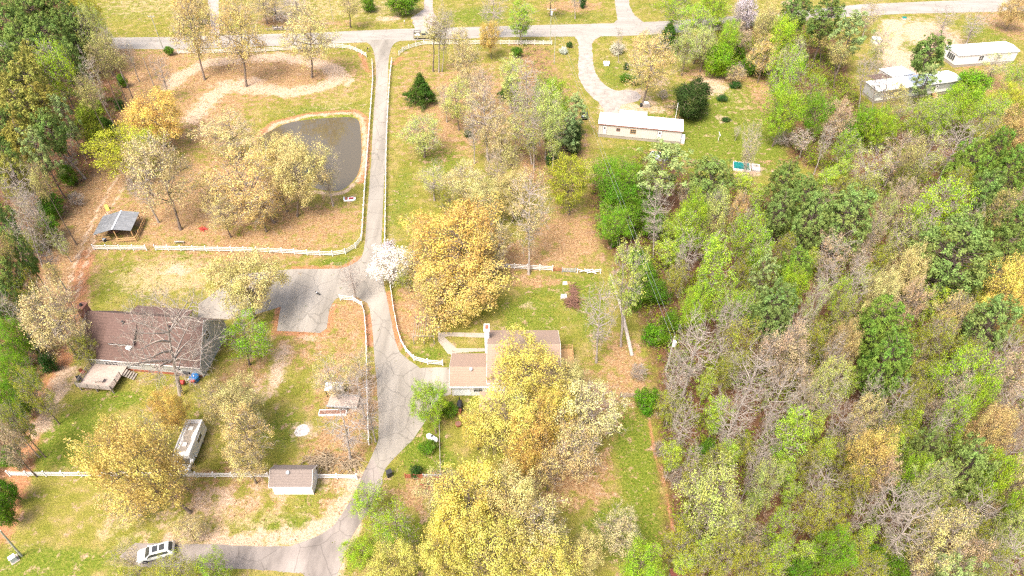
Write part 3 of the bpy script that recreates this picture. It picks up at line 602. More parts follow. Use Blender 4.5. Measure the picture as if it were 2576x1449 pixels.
o, L = home('mobile_home', 'long grey-sided home with white roof beneath leaning bare trees', (2197, 261), (2403, 232), 5.0, 3.4, 'grey_siding', trim='white_vinyl')
part('lower_band', 'white_vinyl', o, lambda m: m.box(.02, L - .02, -.03, -.003, .76, 1.5))
part('annex', 'white_siding', o, lambda m: m.box(8, 14.5, 5.02, 10.5, 0, 3.1)); part('annex_roof', 'white_metal', o, lambda m: m.slab([(7.8, 5.25, 3.75), (14.7, 5.25, 3.75), (14.7, 10.8, 3.25), (7.8, 10.8, 3.25)], .1))
part('porch_roof', 'shingle_brown', o, lambda m: m.slab([(3.0, 5.25, 3.5), (7.6, 5.25, 3.5), (7.6, 9.0, 2.9), (3.0, 9.0, 2.9)], .12))
part('steps', 'wood_new', o, lambda m: [m.box(16.6, 18.0, -.35 - k * .35, -.05 - k * .35, .6 - k * .2, .68 - k * .2) for k in range(4)])
window(o, 3, 2.0, 1.0, .9, y=0); window(o, 12, 2.0, 1.0, .9, y=0); door(o, 17, 1.0, .9, 2.0)
ob, L = home('mobile_home', 'white home with barred end window at the right edge, by the road', (2398, 170.5), (2547, 159), 5.8, 3.5, 'white_siding', trim='white_vinyl')
def endw(m): [m.box(-.09, -.02, 1.0 + k * .75, 1.65 + k * .75, 1.5, 2.9) for k in range(4)]
ew = part('window', 'glass', ob, endw); part('window_frame', 'white_vinyl', ew, lambda m: [m.box(-.11, -.01, .93 + k * .75, .99 + k * .75, 1.45, 2.95) for k in range(5)])
window(ob, 6.5, 1.6, 1.3, 1.3, y=0); window(ob, 12, 1.8, 1.2, 1.0, y=0)

# -- small white shed in the lower fence line
o = thing('storage_shed', 'small white shed with grey shingle roof in the lower fence line', 'shed', (-32.75, 48.0, 0), 0)
gable(o, 5.4, 3.0, 2.35, 3.55, 'white_vinyl', 'shingle_grey', oh=.22, rp=.55)
part('roof_vent', 'galv', o, lambda m: (m.cyl((2.3, 1.25, 3.2), (2.3, 1.25, 3.6), .16, .16, 8), m.cyl((2.3, 1.25, 3.6), (2.3, 1.25, 3.8), .28, .2, 10)))
part('door', 'white_siding', o, lambda m: m.box(5.404, 5.45, .8, 2.1, .1, 2.1)); part('corner_board', 'white_vinyl', o, lambda m: m.box(5.38, 5.44, -.04, .0, 0, 2.3))
# -- open barn
o = thing('open_barn', 'open-sided barn with two-slope tin roof and new timber rails', 'barn', (-80.6, 102.2, 0), math.radians(6))
part('roof', 'old_tin', o, lambda m: (m.slab([(-.2, -.5, 2.0), (3.6, -.3, 2.9), (3.6, 5.6, 2.9), (-.2, 5.4, 2.0)], .06), m.slab([(3.62, -.3, 2.9), (6.9, -.3, 2.3), (6.9, 5.6, 2.3), (3.62, 5.6, 2.9)], .06)))
part('ridge_cap', 'white_metal', o, lambda m: m.box(3.48, 3.74, -.4, 5.7, 2.91, 2.96))
for xx, yy in [(0, 0), (3.6, 0), (6.7, 0), (0, 5), (3.6, 5), (6.7, 5)]: part('post', 'wood_new', o, lambda m: m.box(xx - .08, xx + .08, yy - .08, yy + .08, 0, 2.0 if xx == 0 else 2.25))
for z in (.4, .9): part('rail', 'wood_new', o, lambda m: (m.box(3.7, 7.4, -.9, -.82, z, z + .16), m.box(.1, 2.4, -.14, -.06, z, z + .16), m.box(7.35, 7.43, -.8, 5.5, z, z + .16)))
for yy in (-.86, 1.2, 3.3, 5.4): part('rail_post', 'wood_new', o, lambda m: m.box(7.25, 7.4, yy - .07, yy + .07, 0, 1.25))
part('feed_trough', 'brush_wood', o, lambda m: m.box(1.2, 3.0, 2.2, 4.2, 0, .7))
# -- red roof at the bottom edge
x, y, _ = W(1684, 1432, 2.5); o = thing('shed', 'red-brown shingled shed roof cut by the bottom edge', 'shed', (x, y - 4.0, 0), -.02)
gable(o, 3.6, 4.0, 2.3, 3.3, 'wood_grey', 'shingle_red', x0=.1, oh=.15, trim='shingle_red')
# -- white well box and small white-roofed shed
def wellbox(px, py, s, label, roof='white_metal', name='well_house'):
    x, y, _ = W(px, py); o = thing(name, label, 'small shed', (x, y, 0), -.05)
    part('wall', 'white_siding', o, lambda m: m.box(-s, s, -s * .8, s * .8, 0, s * .9)); part('roof', roof, o, lambda m: m.slab([(-s - .1, -s * .9, s * .95), (s + .1, -s * .9, s * .95), (s + .1, s * .9, s * 1.25), (-s - .1, s * .9, s * 1.25)], .08))
wellbox(1525, 164, .72, 'small white box shed on the grass inside the gravel curve')
wellbox(2202, 107, 1.1, 'low grey-roofed hut on the grass among the right-hand trees', 'blue_metal')
wellbox(2274, 48, .5, 'small pale green-topped bin beside the road at upper right', 'teal', 'utility_bin')

# ------------------------------------------------------------------ vehicles
def wheels(o, xs, hw, r, w=.24):
    for x in xs:
        for s in (-1, 1):
            y = s * hw; t_ = part('wheel', 'rubber', o, lambda m: m.cyl((x, y - w / 2, r), (x, y + w / 2, r), r, r, 16))
            part('rim', 'chrome', t_, lambda m: m.cyl((x, y + s * w * .5, r), (x, y + s * (w * .5 + .015), r), r * .6, r * .55, 12))
x, y, _ = W(1066, 96); P = thing('pickup_truck', 'tan pickup truck with a dark rack over its loaded bed', 'pickup truck', (x, y, .02), math.radians(2))
body = part('body', 'tan_paint', P, lambda m: (m.side([(-2.75, .45), (2.75, .45), (2.8, .9), (2.6, 1.12), (1.35, 1.2), (-.75, 1.2), (-.75, .75), (-2.75, .75)], -.95, .95), m.box(-2.75, -.76, -.95, -.86, .752, 1.2), m.box(-2.75, -.76, .86, .95, .752, 1.2), m.box(-2.8, -2.752, -.95, .95, .6, 1.2)), .03)
cab = part('cab', 'tan_paint', P, lambda m: m.side([(-.7, 1.202), (1.3, 1.202), (.6, 1.85), (-.6, 1.85)], -.88, .88, inset=[0, 0, .14, .14]), .03)
part('windshield', 'glass', cab, lambda m: m.slab([(1.34, -.78, 1.24), (1.34, .78, 1.24), (.68, .66, 1.82), (.68, -.66, 1.82)], .02))
for s in (-1, 1): part('side_window', 'glass', cab, lambda m: m.add([(-.5, s * .9, 1.27), (1.05, s * .9, 1.27), (.5, s * .79, 1.78), (-.45, s * .79, 1.78), (-.5, s * .87, 1.27), (1.05, s * .87, 1.27), (.5, s * .76, 1.78), (-.45, s * .76, 1.78)], [(0, 1, 2, 3), (7, 6, 5, 4), (0, 4, 5, 1), (2, 6, 7, 3)]))
def rack(m):
    for xx in (-2.65, -.9):
        for yy in (-.85, .85): m.box(xx - .05, xx + .05, yy - .05, yy + .05, 1.2, 1.95)
    for yy in (-.85, .85): m.box(-2.7, -.85, yy - .05, yy + .05, 1.95, 2.03)
    for xx in (-2.65, -.9): m.box(xx - .05, xx + .05, -.8, .8, 1.95, 2.03)
part('bed_rack', 'black', P, rack)
for k, (bx_, by_, s_) in enumerate([(-2.2, -.3, .35), (-1.6, .25, .4), (-1.3, -.4, .3)]): tag(part('cargo_bag', 'white_vinyl', P, lambda m: m.cyl((bx_ - s_, by_, 1.02), (bx_ + s_, by_, 1.06), .28, .22, 8)), 'white bag in the truck bed')
for s in (-1, 1): part('headlight', 'white_vinyl', P, lambda m: m.box(2.74, 2.83, s * .7 - .16, s * .7 + .16, .75, .92)); part('tail_light', 'red', P, lambda m: m.box(-2.82, -2.74, s * .85 - .07, s * .85 + .07, .8, 1.1))
part('bumper', 'chrome', P, lambda m: (m.box(2.81, 2.95, -.9, .9, .45, .62), m.box(-2.95, -2.81, -.9, .9, .45, .62))); wheels(P, (-1.75, 1.75), .85, .39)
x, y, _ = W(397, 1395); S = thing('parked_car', 'white station wagon with roof rails parked below the bottom left trees', 'car', (x, y, .03), math.radians(196)); S.scale = (.93, .93, .93)
body = part('body', 'car_white', S, lambda m: m.side([(-2.35, .35), (2.35, .35), (2.45, .7), (2.3, .95), (1.2, 1.05), (-2.3, 1.1), (-2.4, .8)], -.92, .92, inset=[.06, .06, .12, .1, .03, .03, .03]), .06)
cab = part('cabin', 'car_white', S, lambda m: m.side([(-2.25, 1.05), (1.25, 1.03), (.5, 1.62), (-1.85, 1.66)], -.88, .88, inset=[0, 0, .17, .17]), .05)
part('windshield', 'glass', cab, lambda m: m.slab([(1.27, -.74, 1.1), (1.27, .74, 1.1), (.6, .62, 1.62), (.6, -.62, 1.62)], .02)); part('rear_window', 'glass', cab, lambda m: m.slab([(-2.28, .7, 1.15), (-2.28, -.7, 1.15), (-1.93, -.6, 1.62), (-1.93, .6, 1.62)], .02))
for s in (-1, 1):
    part('side_window', 'glass', cab, lambda m: m.add([(-1.9, s * .885, 1.12), (1.0, s * .885, 1.12), (.45, s * .745, 1.55), (-1.75, s * .745, 1.55), (-1.9, s * .86, 1.12), (1.0, s * .86, 1.12), (.45, s * .72, 1.55), (-1.75, s * .72, 1.55)], [(0, 1, 2, 3), (7, 6, 5, 4)]))
    part('roof_rail', 'chrome', cab, lambda m: m.box(-1.6, .2, s * .6 - .03, s * .6 + .03, 1.68, 1.73)); part('headlight', 'chrome', S, lambda m: m.box(2.28, 2.42, s * .68 - .18, s * .68 + .18, .66, .82)); part('mirror', 'car_white', S, lambda m: m.box(.85, 1.05, s * .98 - .1, s * .98 + .1, 1.05, 1.2))
for x0 in (-.15, -1.05): part('sunroof', 'glass', cab, lambda m: m.box(x0 - .35, x0 + .35, -.45, .45, 1.655, 1.675))
wheels(S, (-1.45, 1.45), .84, .33, .2)
x0, y0, _ = W(470, 1176); x1, y1, _ = W(512, 1066); an = math.atan2(y1 - y0, x1 - x0); LL = math.dist((x0, y0), (x1, y1)) - 1
V = thing('motorhome', 'old white motorhome under golden trees, leaves covering its roof', 'motorhome', ((x0 + x1) / 2, (y0 + y1) / 2 - .8, 0), an)
part('body', 'white_siding', V, lambda m: m.side([(-LL / 2 + 1.6, .5), (LL / 2, .5), (LL / 2 + .1, 2.8), (-LL / 2 + .5, 2.8), (-LL / 2 + .5, 1.9), (-LL / 2 + 1.6, 1.8)], -1.2, 1.2), .15)
cb = part('cab', 'car_white', V, lambda m: m.side([(-LL / 2 + 1.55, .45), (-LL / 2 + 1.55, 1.78), (-LL / 2 + .8, 1.7), (-LL / 2 + .2, 1.1), (-LL / 2 - .7, 1.0), (-LL / 2 - .8, .45)], -1.0, 1.0), .08)
part('windshield', 'glass', cb, lambda m: m.slab([(-LL / 2 + .12, .85, 1.14), (-LL / 2 + .12, -.85, 1.14), (-LL / 2 + .72, -.85, 1.72), (-LL / 2 + .72, .85, 1.72)], .02))
for s in (-1, 1): part('mirror', 'white_vinyl', cb, lambda m: m.box(-LL / 2 + .4, -LL / 2 + .7, s * 1.2 - .14, s * 1.2 + .14, 1.2, 1.6)); part('headlight', 'chrome', cb, lambda m: m.box(-LL / 2 - .84, -LL / 2 - .78, s * .75 - .14, s * .75 + .14, .7, .9))
part('roof_rim', 'white_vinyl', V, lambda m: (m.box(-LL / 2 + .7, LL / 2, -1.18, -1.0, 2.82, 2.95), m.box(-LL / 2 + .7, LL / 2, 1.0, 1.18, 2.82, 2.95), m.box(LL / 2 - .2, LL / 2, -1.0, 1.0, 2.82, 2.95)))
part('leaf_litter', 'concrete', V, lambda m: m.prism([(-LL / 2 + 1.2, -.5), (-.3, -.7), (.2, -.4), (LL / 2 - .6, -.75), (LL / 2 - .5, .6), (.4, .7), (-.2, .45), (-LL / 2 + 1.0, .7)], 2.802, 2.83))
for xx in (-1, 1.7): part('roof_hatch', 'white_vinyl', V, lambda m: m.box(xx - .3, xx + .3, -.3, .3, 2.845, 2.98))
window(V, 0, 1.5, 1.4, .8, y=-1.2); wheels(V, (-LL / 2 + .2, LL / 2 - 2), 1.0, .4)
x, y, _ = W(1470, 296); o = thing('utility_vehicle', 'black off-road buggy parked by the pines near the white home', 'buggy', (x, y, 0), math.radians(82))
part('body', 'black', o, lambda m: m.side([(-1.4, .4), (1.4, .4), (1.45, .8), (.7, .95), (.6, .6), (-.5, .6), (-.55, .95), (-1.4, .95)], -.7, .7)); part('cargo_bed', 'galv', o, lambda m: m.box(-1.35, -.6, -.6, .6, .953, 1.0)); part('seat', 'rust', o, lambda m: m.box(-.4, .05, -.6, .6, .61, .95))
part('roll_cage', 'black', o, lambda m: [m.cyl(p, q, .04, .04, 5) for p, q in [((-.5, -.65, .9), (-.4, -.6, 1.8)), ((-.5, .65, .9), (-.4, .6, 1.8)), ((.75, -.65, .9), (.35, -.6, 1.8)), ((.75, .65, .9), (.35, .6, 1.8)), ((-.4, -.6, 1.8), (.35, -.6, 1.8)), ((-.4, .6, 1.8), (.35, .6, 1.8)), ((-.4, -.6, 1.8), (-.4, .6, 1.8))]]); wheels(o, (-.95, .95), .65, .32, .25)
# -- pedal boat by the pond
x, y, _ = W(880, 503); o = thing('pedal_boat', 'white and red pedal boat on the bank below the pond', 'pedal boat', (x, y, 0), math.radians(8))
part('hull', 'car_white', o, lambda m: (m.prism([(-1.2, -.5), (.7, -.62), (1.25, -.3), (1.25, .3), (.7, .62), (-1.2, .5)], .0, .38), m.box(-1.25, -1.05, -.55, .55, .38, .6)), .08)
part('seat', 'rust', o, lambda m: (m.box(-.9, -.4, -.4, -.06, .385, .5), m.box(-.9, -.4, .06, .4, .385, .5))); part('cockpit', 'red', o, lambda m: m.box(-.15, .85, -.36, .32, .384, .42)); part('footwell', 'black', o, lambda m: m.box(.1, .75, -.3, -.12, .424, .45))

# ------------------------------------------------------------------ yard things
def pole(name, label, base, top, h, r=.13, m='pole_grey', cat='utility pole', arm=0, xfm=False):
    b_ = np.array(W(*base)); tp = np.array(W(*top, h)) if top else np.array([b_[0], b_[1], h]); d = tp - b_
    o = thing(name, label, cat, tuple(b_)); part('shaft', m, o, lambda k: k.cyl((0, 0, 0), tuple(d), r, r * .7, 8))
    if arm: part('cross_arm', m, o, lambda k: k.box(d[0] - arm, d[0] + arm, d[1] - .06, d[1] + .06, h - .5, h - .35)); [part('insulator', 'white_vinyl', o, lambda k: k.cyl((d[0] + s * arm * .85, d[1], h - .35), (d[0] + s * arm * .85, d[1], h - .05), .07, .05, 6)) for s in (-1, 0, 1)]
    if xfm: part('transformer', 'white_metal', o, lambda k: k.cyl((d[0] + .1, d[1] - .42, h - 1.7), (d[0] + .1, d[1] - .42, h - .75), .28, .28, 10))
    return o
pole('utility_pole', 'grey utility pole left of the pale roadside trees, standing at the road', (410, 122), None, 9.5, arm=.9)
pole('utility_pole', 'pale short pole leaning on the slope below the road fence', (388, 217), None, 8.0, m='bark_pale')
pole('utility_pole', 'utility pole with cross arm and transformer above the road', (1384, 103), None, 9.5, arm=1.2, xfm=True)
pole('utility_pole', 'thin bare pole right of the white road fence end', (1394, 160), None, 8.6, .1)
pole('utility_pole', 'slim grey pole across the road by the dark trunk', (839, 56), None, 6.5, .07)
pole('utility_pole', 'pale pole leaning over the pale tree at the left wood edge', (135, 903), (83, 828), 8.5, .12, 'bark_pale')
pole('utility_pole', 'greenish pole at the bottom left corner', (55, 1399), (0, 1335), 8.0, .14)
pole('utility_pole', 'white metal pole behind the white single-wide home', (1697, 308), None, 5.2, .1, 'white_vinyl'); pole('utility_pole', 'brown wooden pole next to the white metal pole', (1703, 309), None, 3.8, .09, 'wood_new')
pole('utility_pole', 'pole with white transformer at the near edge of the east wood', (1675, 935), None, 8.5, .12, xfm=True)
# wires
def wire(name, pts, label, r=.012, sag=.9):
    o = thing(name, label, 'power line', (0, 0, 0))
    for k, off in enumerate((-.35, .35)):
        b = MB()
        for (p, q) in zip(pts[:-1], pts[1:]):
            p, q = np.array(p), np.array(q); n = 10; pr_ = None
            for i in range(n + 1):
                t = i / n; c = p + (q - p) * t + np.array([off, 0, -sag * 4 * t * (1 - t)])
                if pr_ is not None: b.cyl(pr_, c, r, r, 4)
                pr_ = c
        b.build('wire', 'galv', o)
xa, ya, _ = W(1384, 103); xb, yb, _ = W(1675, 935); xc, yc, _ = W(410, 122)
wire('power_line', [(xa, ya, 9.1), (xb, yb, 8.1)], 'pair of thin wires running down along the edge of the east wood')
x, y, _ = W(38, 1410); o = thing('transformer_box', 'grey pad transformer cabinet at the foot of the corner pole', 'cabinet', (x, y, 0), .8)
part('cabinet', 'galv', o, lambda m: m.box(-.35, .35, -.3, .3, 0, .95), .03); part('lid', 'white_metal', o, lambda m: m.box(-.38, .38, -.33, .33, .955, 1.0)); part('pad', 'concrete', o, lambda m: m.box(-.5, .5, -.45, .8, .0, .08))
# teal pit with slab
a_ = np.array(W(1845, 428)[:2]); b_ = np.array(W(1880, 432)[:2]); an = math.atan2(*(b_ - a_)[::-1]); o = thing('pool', 'teal tarp over a boxed pit on the lawn by the east wood', 'covered pit', (a_[0], a_[1], 0), an)
part('kerb', 'white_vinyl', o, lambda m: (m.box(-.08, 3.6, -.1, -.02, 0, .5), m.box(-.08, 0, -.02, 2.8, 0, .5), m.box(3.4, 3.6, -.02, 2.8, 0, .5), m.box(0, 3.4, 2.7, 2.8, 0, .5)))
def tarp(m):
    n = 10; V_ = [(3.4 * i / n + .002, 2.7 * j / n, .52 - .25 * math.sin(math.pi * i / n) * math.sin(math.pi * j / n) + R.uniform(-.03, .03)) for j in range(n + 1) for i in range(n + 1)]
    m.add(V_, [(j * (n + 1) + i, j * (n + 1) + i + 1, (j + 1) * (n + 1) + i + 1, (j + 1) * (n + 1) + i) for j in range(n) for i in range(n)])
part('tarp', 'teal', o, tarp)
o = thing('cistern_slab', 'white concrete slab with a round lid beside the teal tarp', 'slab', (a_[0] + 3.9, a_[1] - .4, 0), an); part('slab', 'ash', o, lambda m: m.box(0, 1.8, 0, 2.6, 0, .35)); part('lid', 'concrete', o, lambda m: m.cyl((1, 1.8, .35), (1, 1.8, .45), .55, .5, 16)); part('lid_handle', 'black', o, lambda m: m.box(.9, 1.1, 1.7, 1.9, .45, .5))
# T post, mailbox, etc.
x, y, _ = W(1806, 356); o = thing('clothesline_post', 'white T-shaped post on the lawn right of the white home', 'post', (x, y, 0)); part('post', 'white_vinyl', o, lambda m: m.cyl((0, 0, 0), (0, 0, 2.0), .06, .06, 6)); part('cross_bar', 'white_vinyl', o, lambda m: m.box(-.05, .05, -.9, .9, 2.0, 2.08))
def mailbox(px, py, m, label):
    x, y, _ = W(px, py); o = thing('mailbox', label, 'mailbox', (x, y, 0)); part('post', 'wood_grey', o, lambda b: b.box(-.06, .06, -.06, .06, 0, 1.0)); part('box', m, o, lambda b: b.side([(-.13, 1.0), (.13, 1.0), (.13, 1.22), (.07, 1.3), (-.07, 1.3), (-.13, 1.22)], -.28, .28)); part('flag', 'red', o, lambda b: b.box(.135, .16, -.1, 0, 1.15, 1.35))
mailbox(926, 131, 'black', 'black mailbox at the left corner of the lane mouth'); mailbox(1018, 62, 'white_vinyl', 'white mailbox across the road beside the gravel drive'); mailbox(1038, 60, 'yellow', 'pale yellow paper box right of the white mailbox')
x, y, _ = W(1104, 836); o = thing('marker_post', 'yellow and white post at the head of the garden path', 'post', (x, y, 0)); part('post', 'white_vinyl', o, lambda m: m.cyl((0, 0, 0), (0, 0, 1.3), .2, .2, 8)); part('band', 'yellow', o, lambda m: (m.cyl((0, 0, .9), (0, 0, 1.25), .215, .215, 8), m.cyl((0, 0, .4), (0, 0, .6), .215, .215, 8)))
# pergola
x, y, _ = W(1042, 866); x1, y1, _ = W(1098, 818); o = thing('pergola', 'weathered lattice pergola with vines beside the garden path', 'pergola', (x, y, 0)); w_, d_p = x1 - x, y1 - y
for xx in (0, w_ / 2, w_):
    for yy in (0, d_p): part('post', 'wood_grey', o, lambda m: m.box(xx - .06, xx + .06, yy - .06, yy + .06, 0, 2.0))
part('beam', 'wood_grey', o, lambda m: (m.box(-.1, w_ + .1, -.05, .05, 2.0, 2.1), m.box(-.1, w_ + .1, d_p - .05, d_p + .05, 2.0, 2.1)))
part('slats', 'wood_grey', o, lambda m: [m.box(k * w_ / 9 - .03, k * w_ / 9 + .03, -.2, d_p + .2, 2.1, 2.16) for k in range(10)])
# flat trailer, roof slab, planter, white ash circle
x, y, _ = W(866, 1017); o = thing('flatbed_trailer', 'grey flatbed trailer with black tyres under bare branches', 'trailer', (x, y, 0), math.radians(-4))
part('bed', 'wood_deck', o, lambda m: m.box(-2.3, 2.3, -1.05, 1.05, .65, .75)); part('side_rail', 'galv', o, lambda m: (m.box(-2.35, 2.35, -1.1, -1.06, .6, .95), m.box(-2.35, 2.35, 1.06, 1.1, .6, .95))); part('tongue', 'galv', o, lambda m: m.box(2.36, 3.6, -.06, .06, .5, .6)); wheels(o, (-.3, .5), 1.2, .33)
x, y, _ = W(845, 990); o = thing('canopy_table', 'white-topped shelter with dark posts above the grey trailer', 'shelter', (x, y, 0)); part('roof', 'white_metal', o, lambda m: m.slab([(-1.35, -.7, 1.7), (1.35, -.7, 1.7), (1.35, .7, 1.95), (-1.35, .7, 1.95)], .08))
for sx in (-1.2, 1.2):
    for sy in (-.6, .6): part('post', 'black', o, lambda m: m.cyl((sx, sy, 0), (sx, sy, 1.7), .05, .05, 5))
part('shelf', 'wood_grey', o, lambda m: m.box(-1.1, 1.1, -.5, .5, .7, .76))
x, y, _ = W(838, 1040); o = thing('raised_bed', 'long white-edged raised bed below the grey trailer', 'planter', (x, y, 0), .03); part('frame', 'white_vinyl', o, lambda m: (m.box(-2.1, 2.1, -.5, -.4, 0, .4), m.box(-2.1, 2.1, .4, .5, 0, .4), m.box(-2.1, -2.0, -.4, .4, 0, .4), m.box(2.0, 2.1, -.4, .4, 0, .4))); part('soil', 'brush_wood', o, lambda m: m.box(-2.0, 2.0, -.4, .4, 0, .3))
def mound(name, px, py, r, h, m, label, cat, n=14, el=1.0):
    x, y, _ = W(px, py); o = thing(name, label, cat, (x, y, 0)); b = MB(); vs = [(0, 0, h)]; fs = []
    for k in range(1, 5):
        for i in range(n): a = 2 * math.pi * i / n; rr = r * k / 4 * R.uniform(.9, 1.08); vs.append((rr * math.cos(a), rr * math.sin(a) * el, h * (1 - (k / 4) ** 2) * R.uniform(.75, 1.1) + (.01 if k == 4 else 0)))
    for i in range(n): fs.append((0, 1 + i, 1 + (i + 1) % n))
    for k in range(3):
        for i in range(n): a = 1 + k * n + i; c = 1 + k * n + (i + 1) % n; fs.append((a, a + n, c + n, c))
    b.add(vs, fs); b.build('heap', m, o, smooth=True); return o
mound('ash_mound', 760, 1083, 1.1, .14, 'ash', 'round heap of white ash on the lawn above the small shed', 'ash heap', 18)
def brushpile(px, py, rx, ry, n, m, label, L=(1.2, 2.6), h=.8, name='brush_pile', cat='brush pile', r=(.03, .07)):
    x, y, _ = W(px, py); o = thing(name, label, cat, (x, y, 0)); b = MB()
    for _ in range(n):
        a = R.uniform(0, math.pi); l = R.uniform(*L) / 2; cx, cy, cz = R.gauss(0, rx * .45), R.gauss(0, ry * .45), R.uniform(.05, h); dz = R.uniform(-.25, .25); rr = R.uniform(*r)
        b.cyl((cx - l * math.cos(a), cy - l * math.sin(a), max(.03, cz - dz)), (cx + l * math.cos(a), cy + l * math.sin(a), max(.03, cz + dz)), rr, rr * .6, 4)
    b.build('branches', m, o); return o
brushpile(1440, 762, 1.1, 1.3, 120, 'brush_wood', 'dark red-brown pile of burnt branches on the lawn'); brushpile(1443, 733, .5, 1.4, 50, 'brush_wood', 'narrow dark trail of charred sticks above the burnt pile', h=.4)
brushpile(810, 1165, 2.6, 1.3, 130, 'twig_brown', 'tangled heap of grey branches above the small shed', h=.9); brushpile(880, 1170, 1.6, 1.6, 60, 'twig_brown', 'loose fallen twigs at the lane edge beside the small shed', h=.5)
brushpile(1103, 1215, 2.2, .9, 160, 'rust', 'rust-red heap of cut branches below the side yard gate', h=.8); brushpile(1690, 270, 1.6, .7, 50, 'twig_brown', 'scattered sticks right of the big yard tree', h=.4)
brushpile(510, 577, .9, .7, 26, 'red', 'small reddish pile of sticks on the bare ground right of the barn', (.6, 1.2), .3); brushpile(790, 300, .01, .01, 1, 'bark_pale', 'single pale stick on the grass above the pond', (1, 1.2), .1)
x, y, _ = W(1342, 770)
for px_, py_, s_, lb in [(1418, 746, .6, 'square pale stone slab left of the burnt pile'), (1421, 713, .45, 'rounded pale stone above the burnt pile')]:
    x, y, _ = W(px_, py_); o = link('stone_slab', None); o.location = (x, y, 0); tag(o, lb, 'stone'); part('slab', 'ash', o, lambda m: m.prism([(-s_, -s_), (s_, -s_ * .8), (s_ * .9, s_), (-s_ * .8, s_ * .9)], 0, .12))
# side yard: tank, bin and planters
x, y, _ = W(1088, 1108); o = thing('gas_tank', 'white tank with dark fittings in the fenced side yard', 'tank', (x, y, 0), math.radians(-35)); part('shell', 'car_white', o, lambda m: (m.cyl((-.75, 0, .65), (.75, 0, .65), .42, .42, 16), m.cyl((-.75, 0, .65), (-1.0, 0, .65), .42, .15, 16), m.cyl((.75, 0, .65), (1.0, 0, .65), .42, .15, 16))); part('valve_dome', 'black', o, lambda m: m.cyl((0, 0, 1.05), (0, 0, 1.25), .16, .14, 10))
for s in (-.5, .5): part('foot', 'concrete', o, lambda m: m.box(s - .1, s + .1, -.35, .35, 0, .3))
x, y, _ = W(968, 1196); o = thing('wheelie_bin', 'black wheeled bin beside the lane at the side yard', 'bin', (x + .7, y, 0), .5); part('tub', 'black', o, lambda m: m.side([(-.3, 0), (.3, 0), (.36, 1.0), (-.36, 1.0)], -.32, .32)); part('lid', 'black', o, lambda m: m.box(-.4, .4, -.36, .36, 1.003, 1.08)); part('wheel', 'rubber', o, lambda m: m.cyl((-.3, -.34, .12), (-.3, .34, .12), .12, .12, 8))
x, y, _ = W(1156, 1034); o = thing('grill_cart', 'dark smoker cart with chimney by the tan-roofed house', 'smoker', (x, y, 0), math.radians(88)); part('drum', 'black', o, lambda m: m.cyl((-.2, 0, .9), (1.2, 0, .9), .38, .38, 12)); part('chimney_pipe', 'black', o, lambda m: m.cyl((1.1, 0, 1.2), (1.1, 0, 2.0), .09, .09, 8)); part('firebox', 'rust', o, lambda m: m.box(-1.0, -.25, -.35, .35, .4, .95)); wheels(o, (0, 1.0), .45, .25, .12)
x, y, _ = W(1154, 1060); o = thing('planter_pot', 'terracotta pot below the dark smoker cart', 'pot', (x, y - .8, 0)); part('pot', 'rust', o, lambda m: m.cyl((0, 0, 0), (0, 0, .6), .3, .48, 12)); part('soil', 'brush_wood', o, lambda m: m.cyl((0, 0, .6), (0, 0, .62), .42, .42, 12))
x, y, _ = W(1617, 268); o = thing('scrap_heap', 'white basin on a heap of dark scrap at the foot of the yard tree', 'scrap heap', (x + .8, y, 0)); part('basin', 'white_vinyl', o, lambda m: m.cyl((0, .3, .7), (0, .3, .95), .45, .65, 12)); part('crate', 'wood_grey', o, lambda m: m.box(-.9, .9, -.5, .5, 0, .68)); part('barrel', 'black', o, lambda m: m.cyl((-1.3, -.1, 0), (-1.3, -.1, .9), .3, .3, 10)); part('board', 'bark_pale', o, lambda m: m.cyl((.6, -.6, .1), (1.7, .4, .3), .06, .06, 4))
x, y, _ = W(1655, 397); o = thing('junk_trailer', 'blue and white tarp heap with planks under the loose grey-green pine', 'tarp heap', (x, y, 0), -.5); part('tarp', 'blue_metal', o, lambda m: m.side([(-2.2, 0), (2.2, 0), (1.8, .8), (.6, 1.1), (-.8, .9), (-1.9, .7)], -1.1, 1.1), .1); part('cover', 'white_vinyl', o, lambda m: m.box(.2, 1.6, -.8, .8, 1.0, 1.25), .05); part('planks', 'wood_new', o, lambda m: [m.box(-2.6, -.2, 1.3 + k * .3, 1.5 + k * .3, .3, .36) for k in range(4)])
x, y, _ = W(265, 606); o = thing('feed_bucket', 'tipped grey bucket on the grass in front of the barn', 'bucket', (x, y, 0)); part('bucket', 'galv', o, lambda m: m.cyl((-.35, .3, .35), (.25, -.3, .35), .32, .38, 12)); part('mouth', 'black', o, lambda m: m.cyl((.25, -.3, .35), (.26, -.31, .35), .33, .33, 12))
x, y, _ = W(271, 527); o = thing('slide', 'small yellow plastic slide behind the barn', 'slide', (x, y, 0), .6); part('chute', 'yellow', o, lambda m: m.slab([(-.3, -.7, .15), (.3, -.7, .15), (.3, .4, 1.0), (-.3, .4, 1.0)], .06)); part('ladder', 'white_vinyl', o, lambda m: (m.cyl((-.3, .8, 0), (-.3, .42, 1.0), .04, .04, 5), m.cyl((.3, .8, 0), (.3, .42, 1.0), .04, .04, 5), m.box(-.28, .28, .6, .66, .4, .46)))
x, y, _ = W(453, 612); o = thing('garden_bench', 'low pale bench behind the long white fence right of the barn', 'bench', (x, y, 0)); part('seat', 'bark_pale', o, lambda m: m.box(-.9, .9, -.18, .18, .4, .47)); [part('leg', 'bark_pale', o, lambda m: m.box(s - .06, s + .06, -.15, .15, 0, .4)) for s in (-.75, .75)]
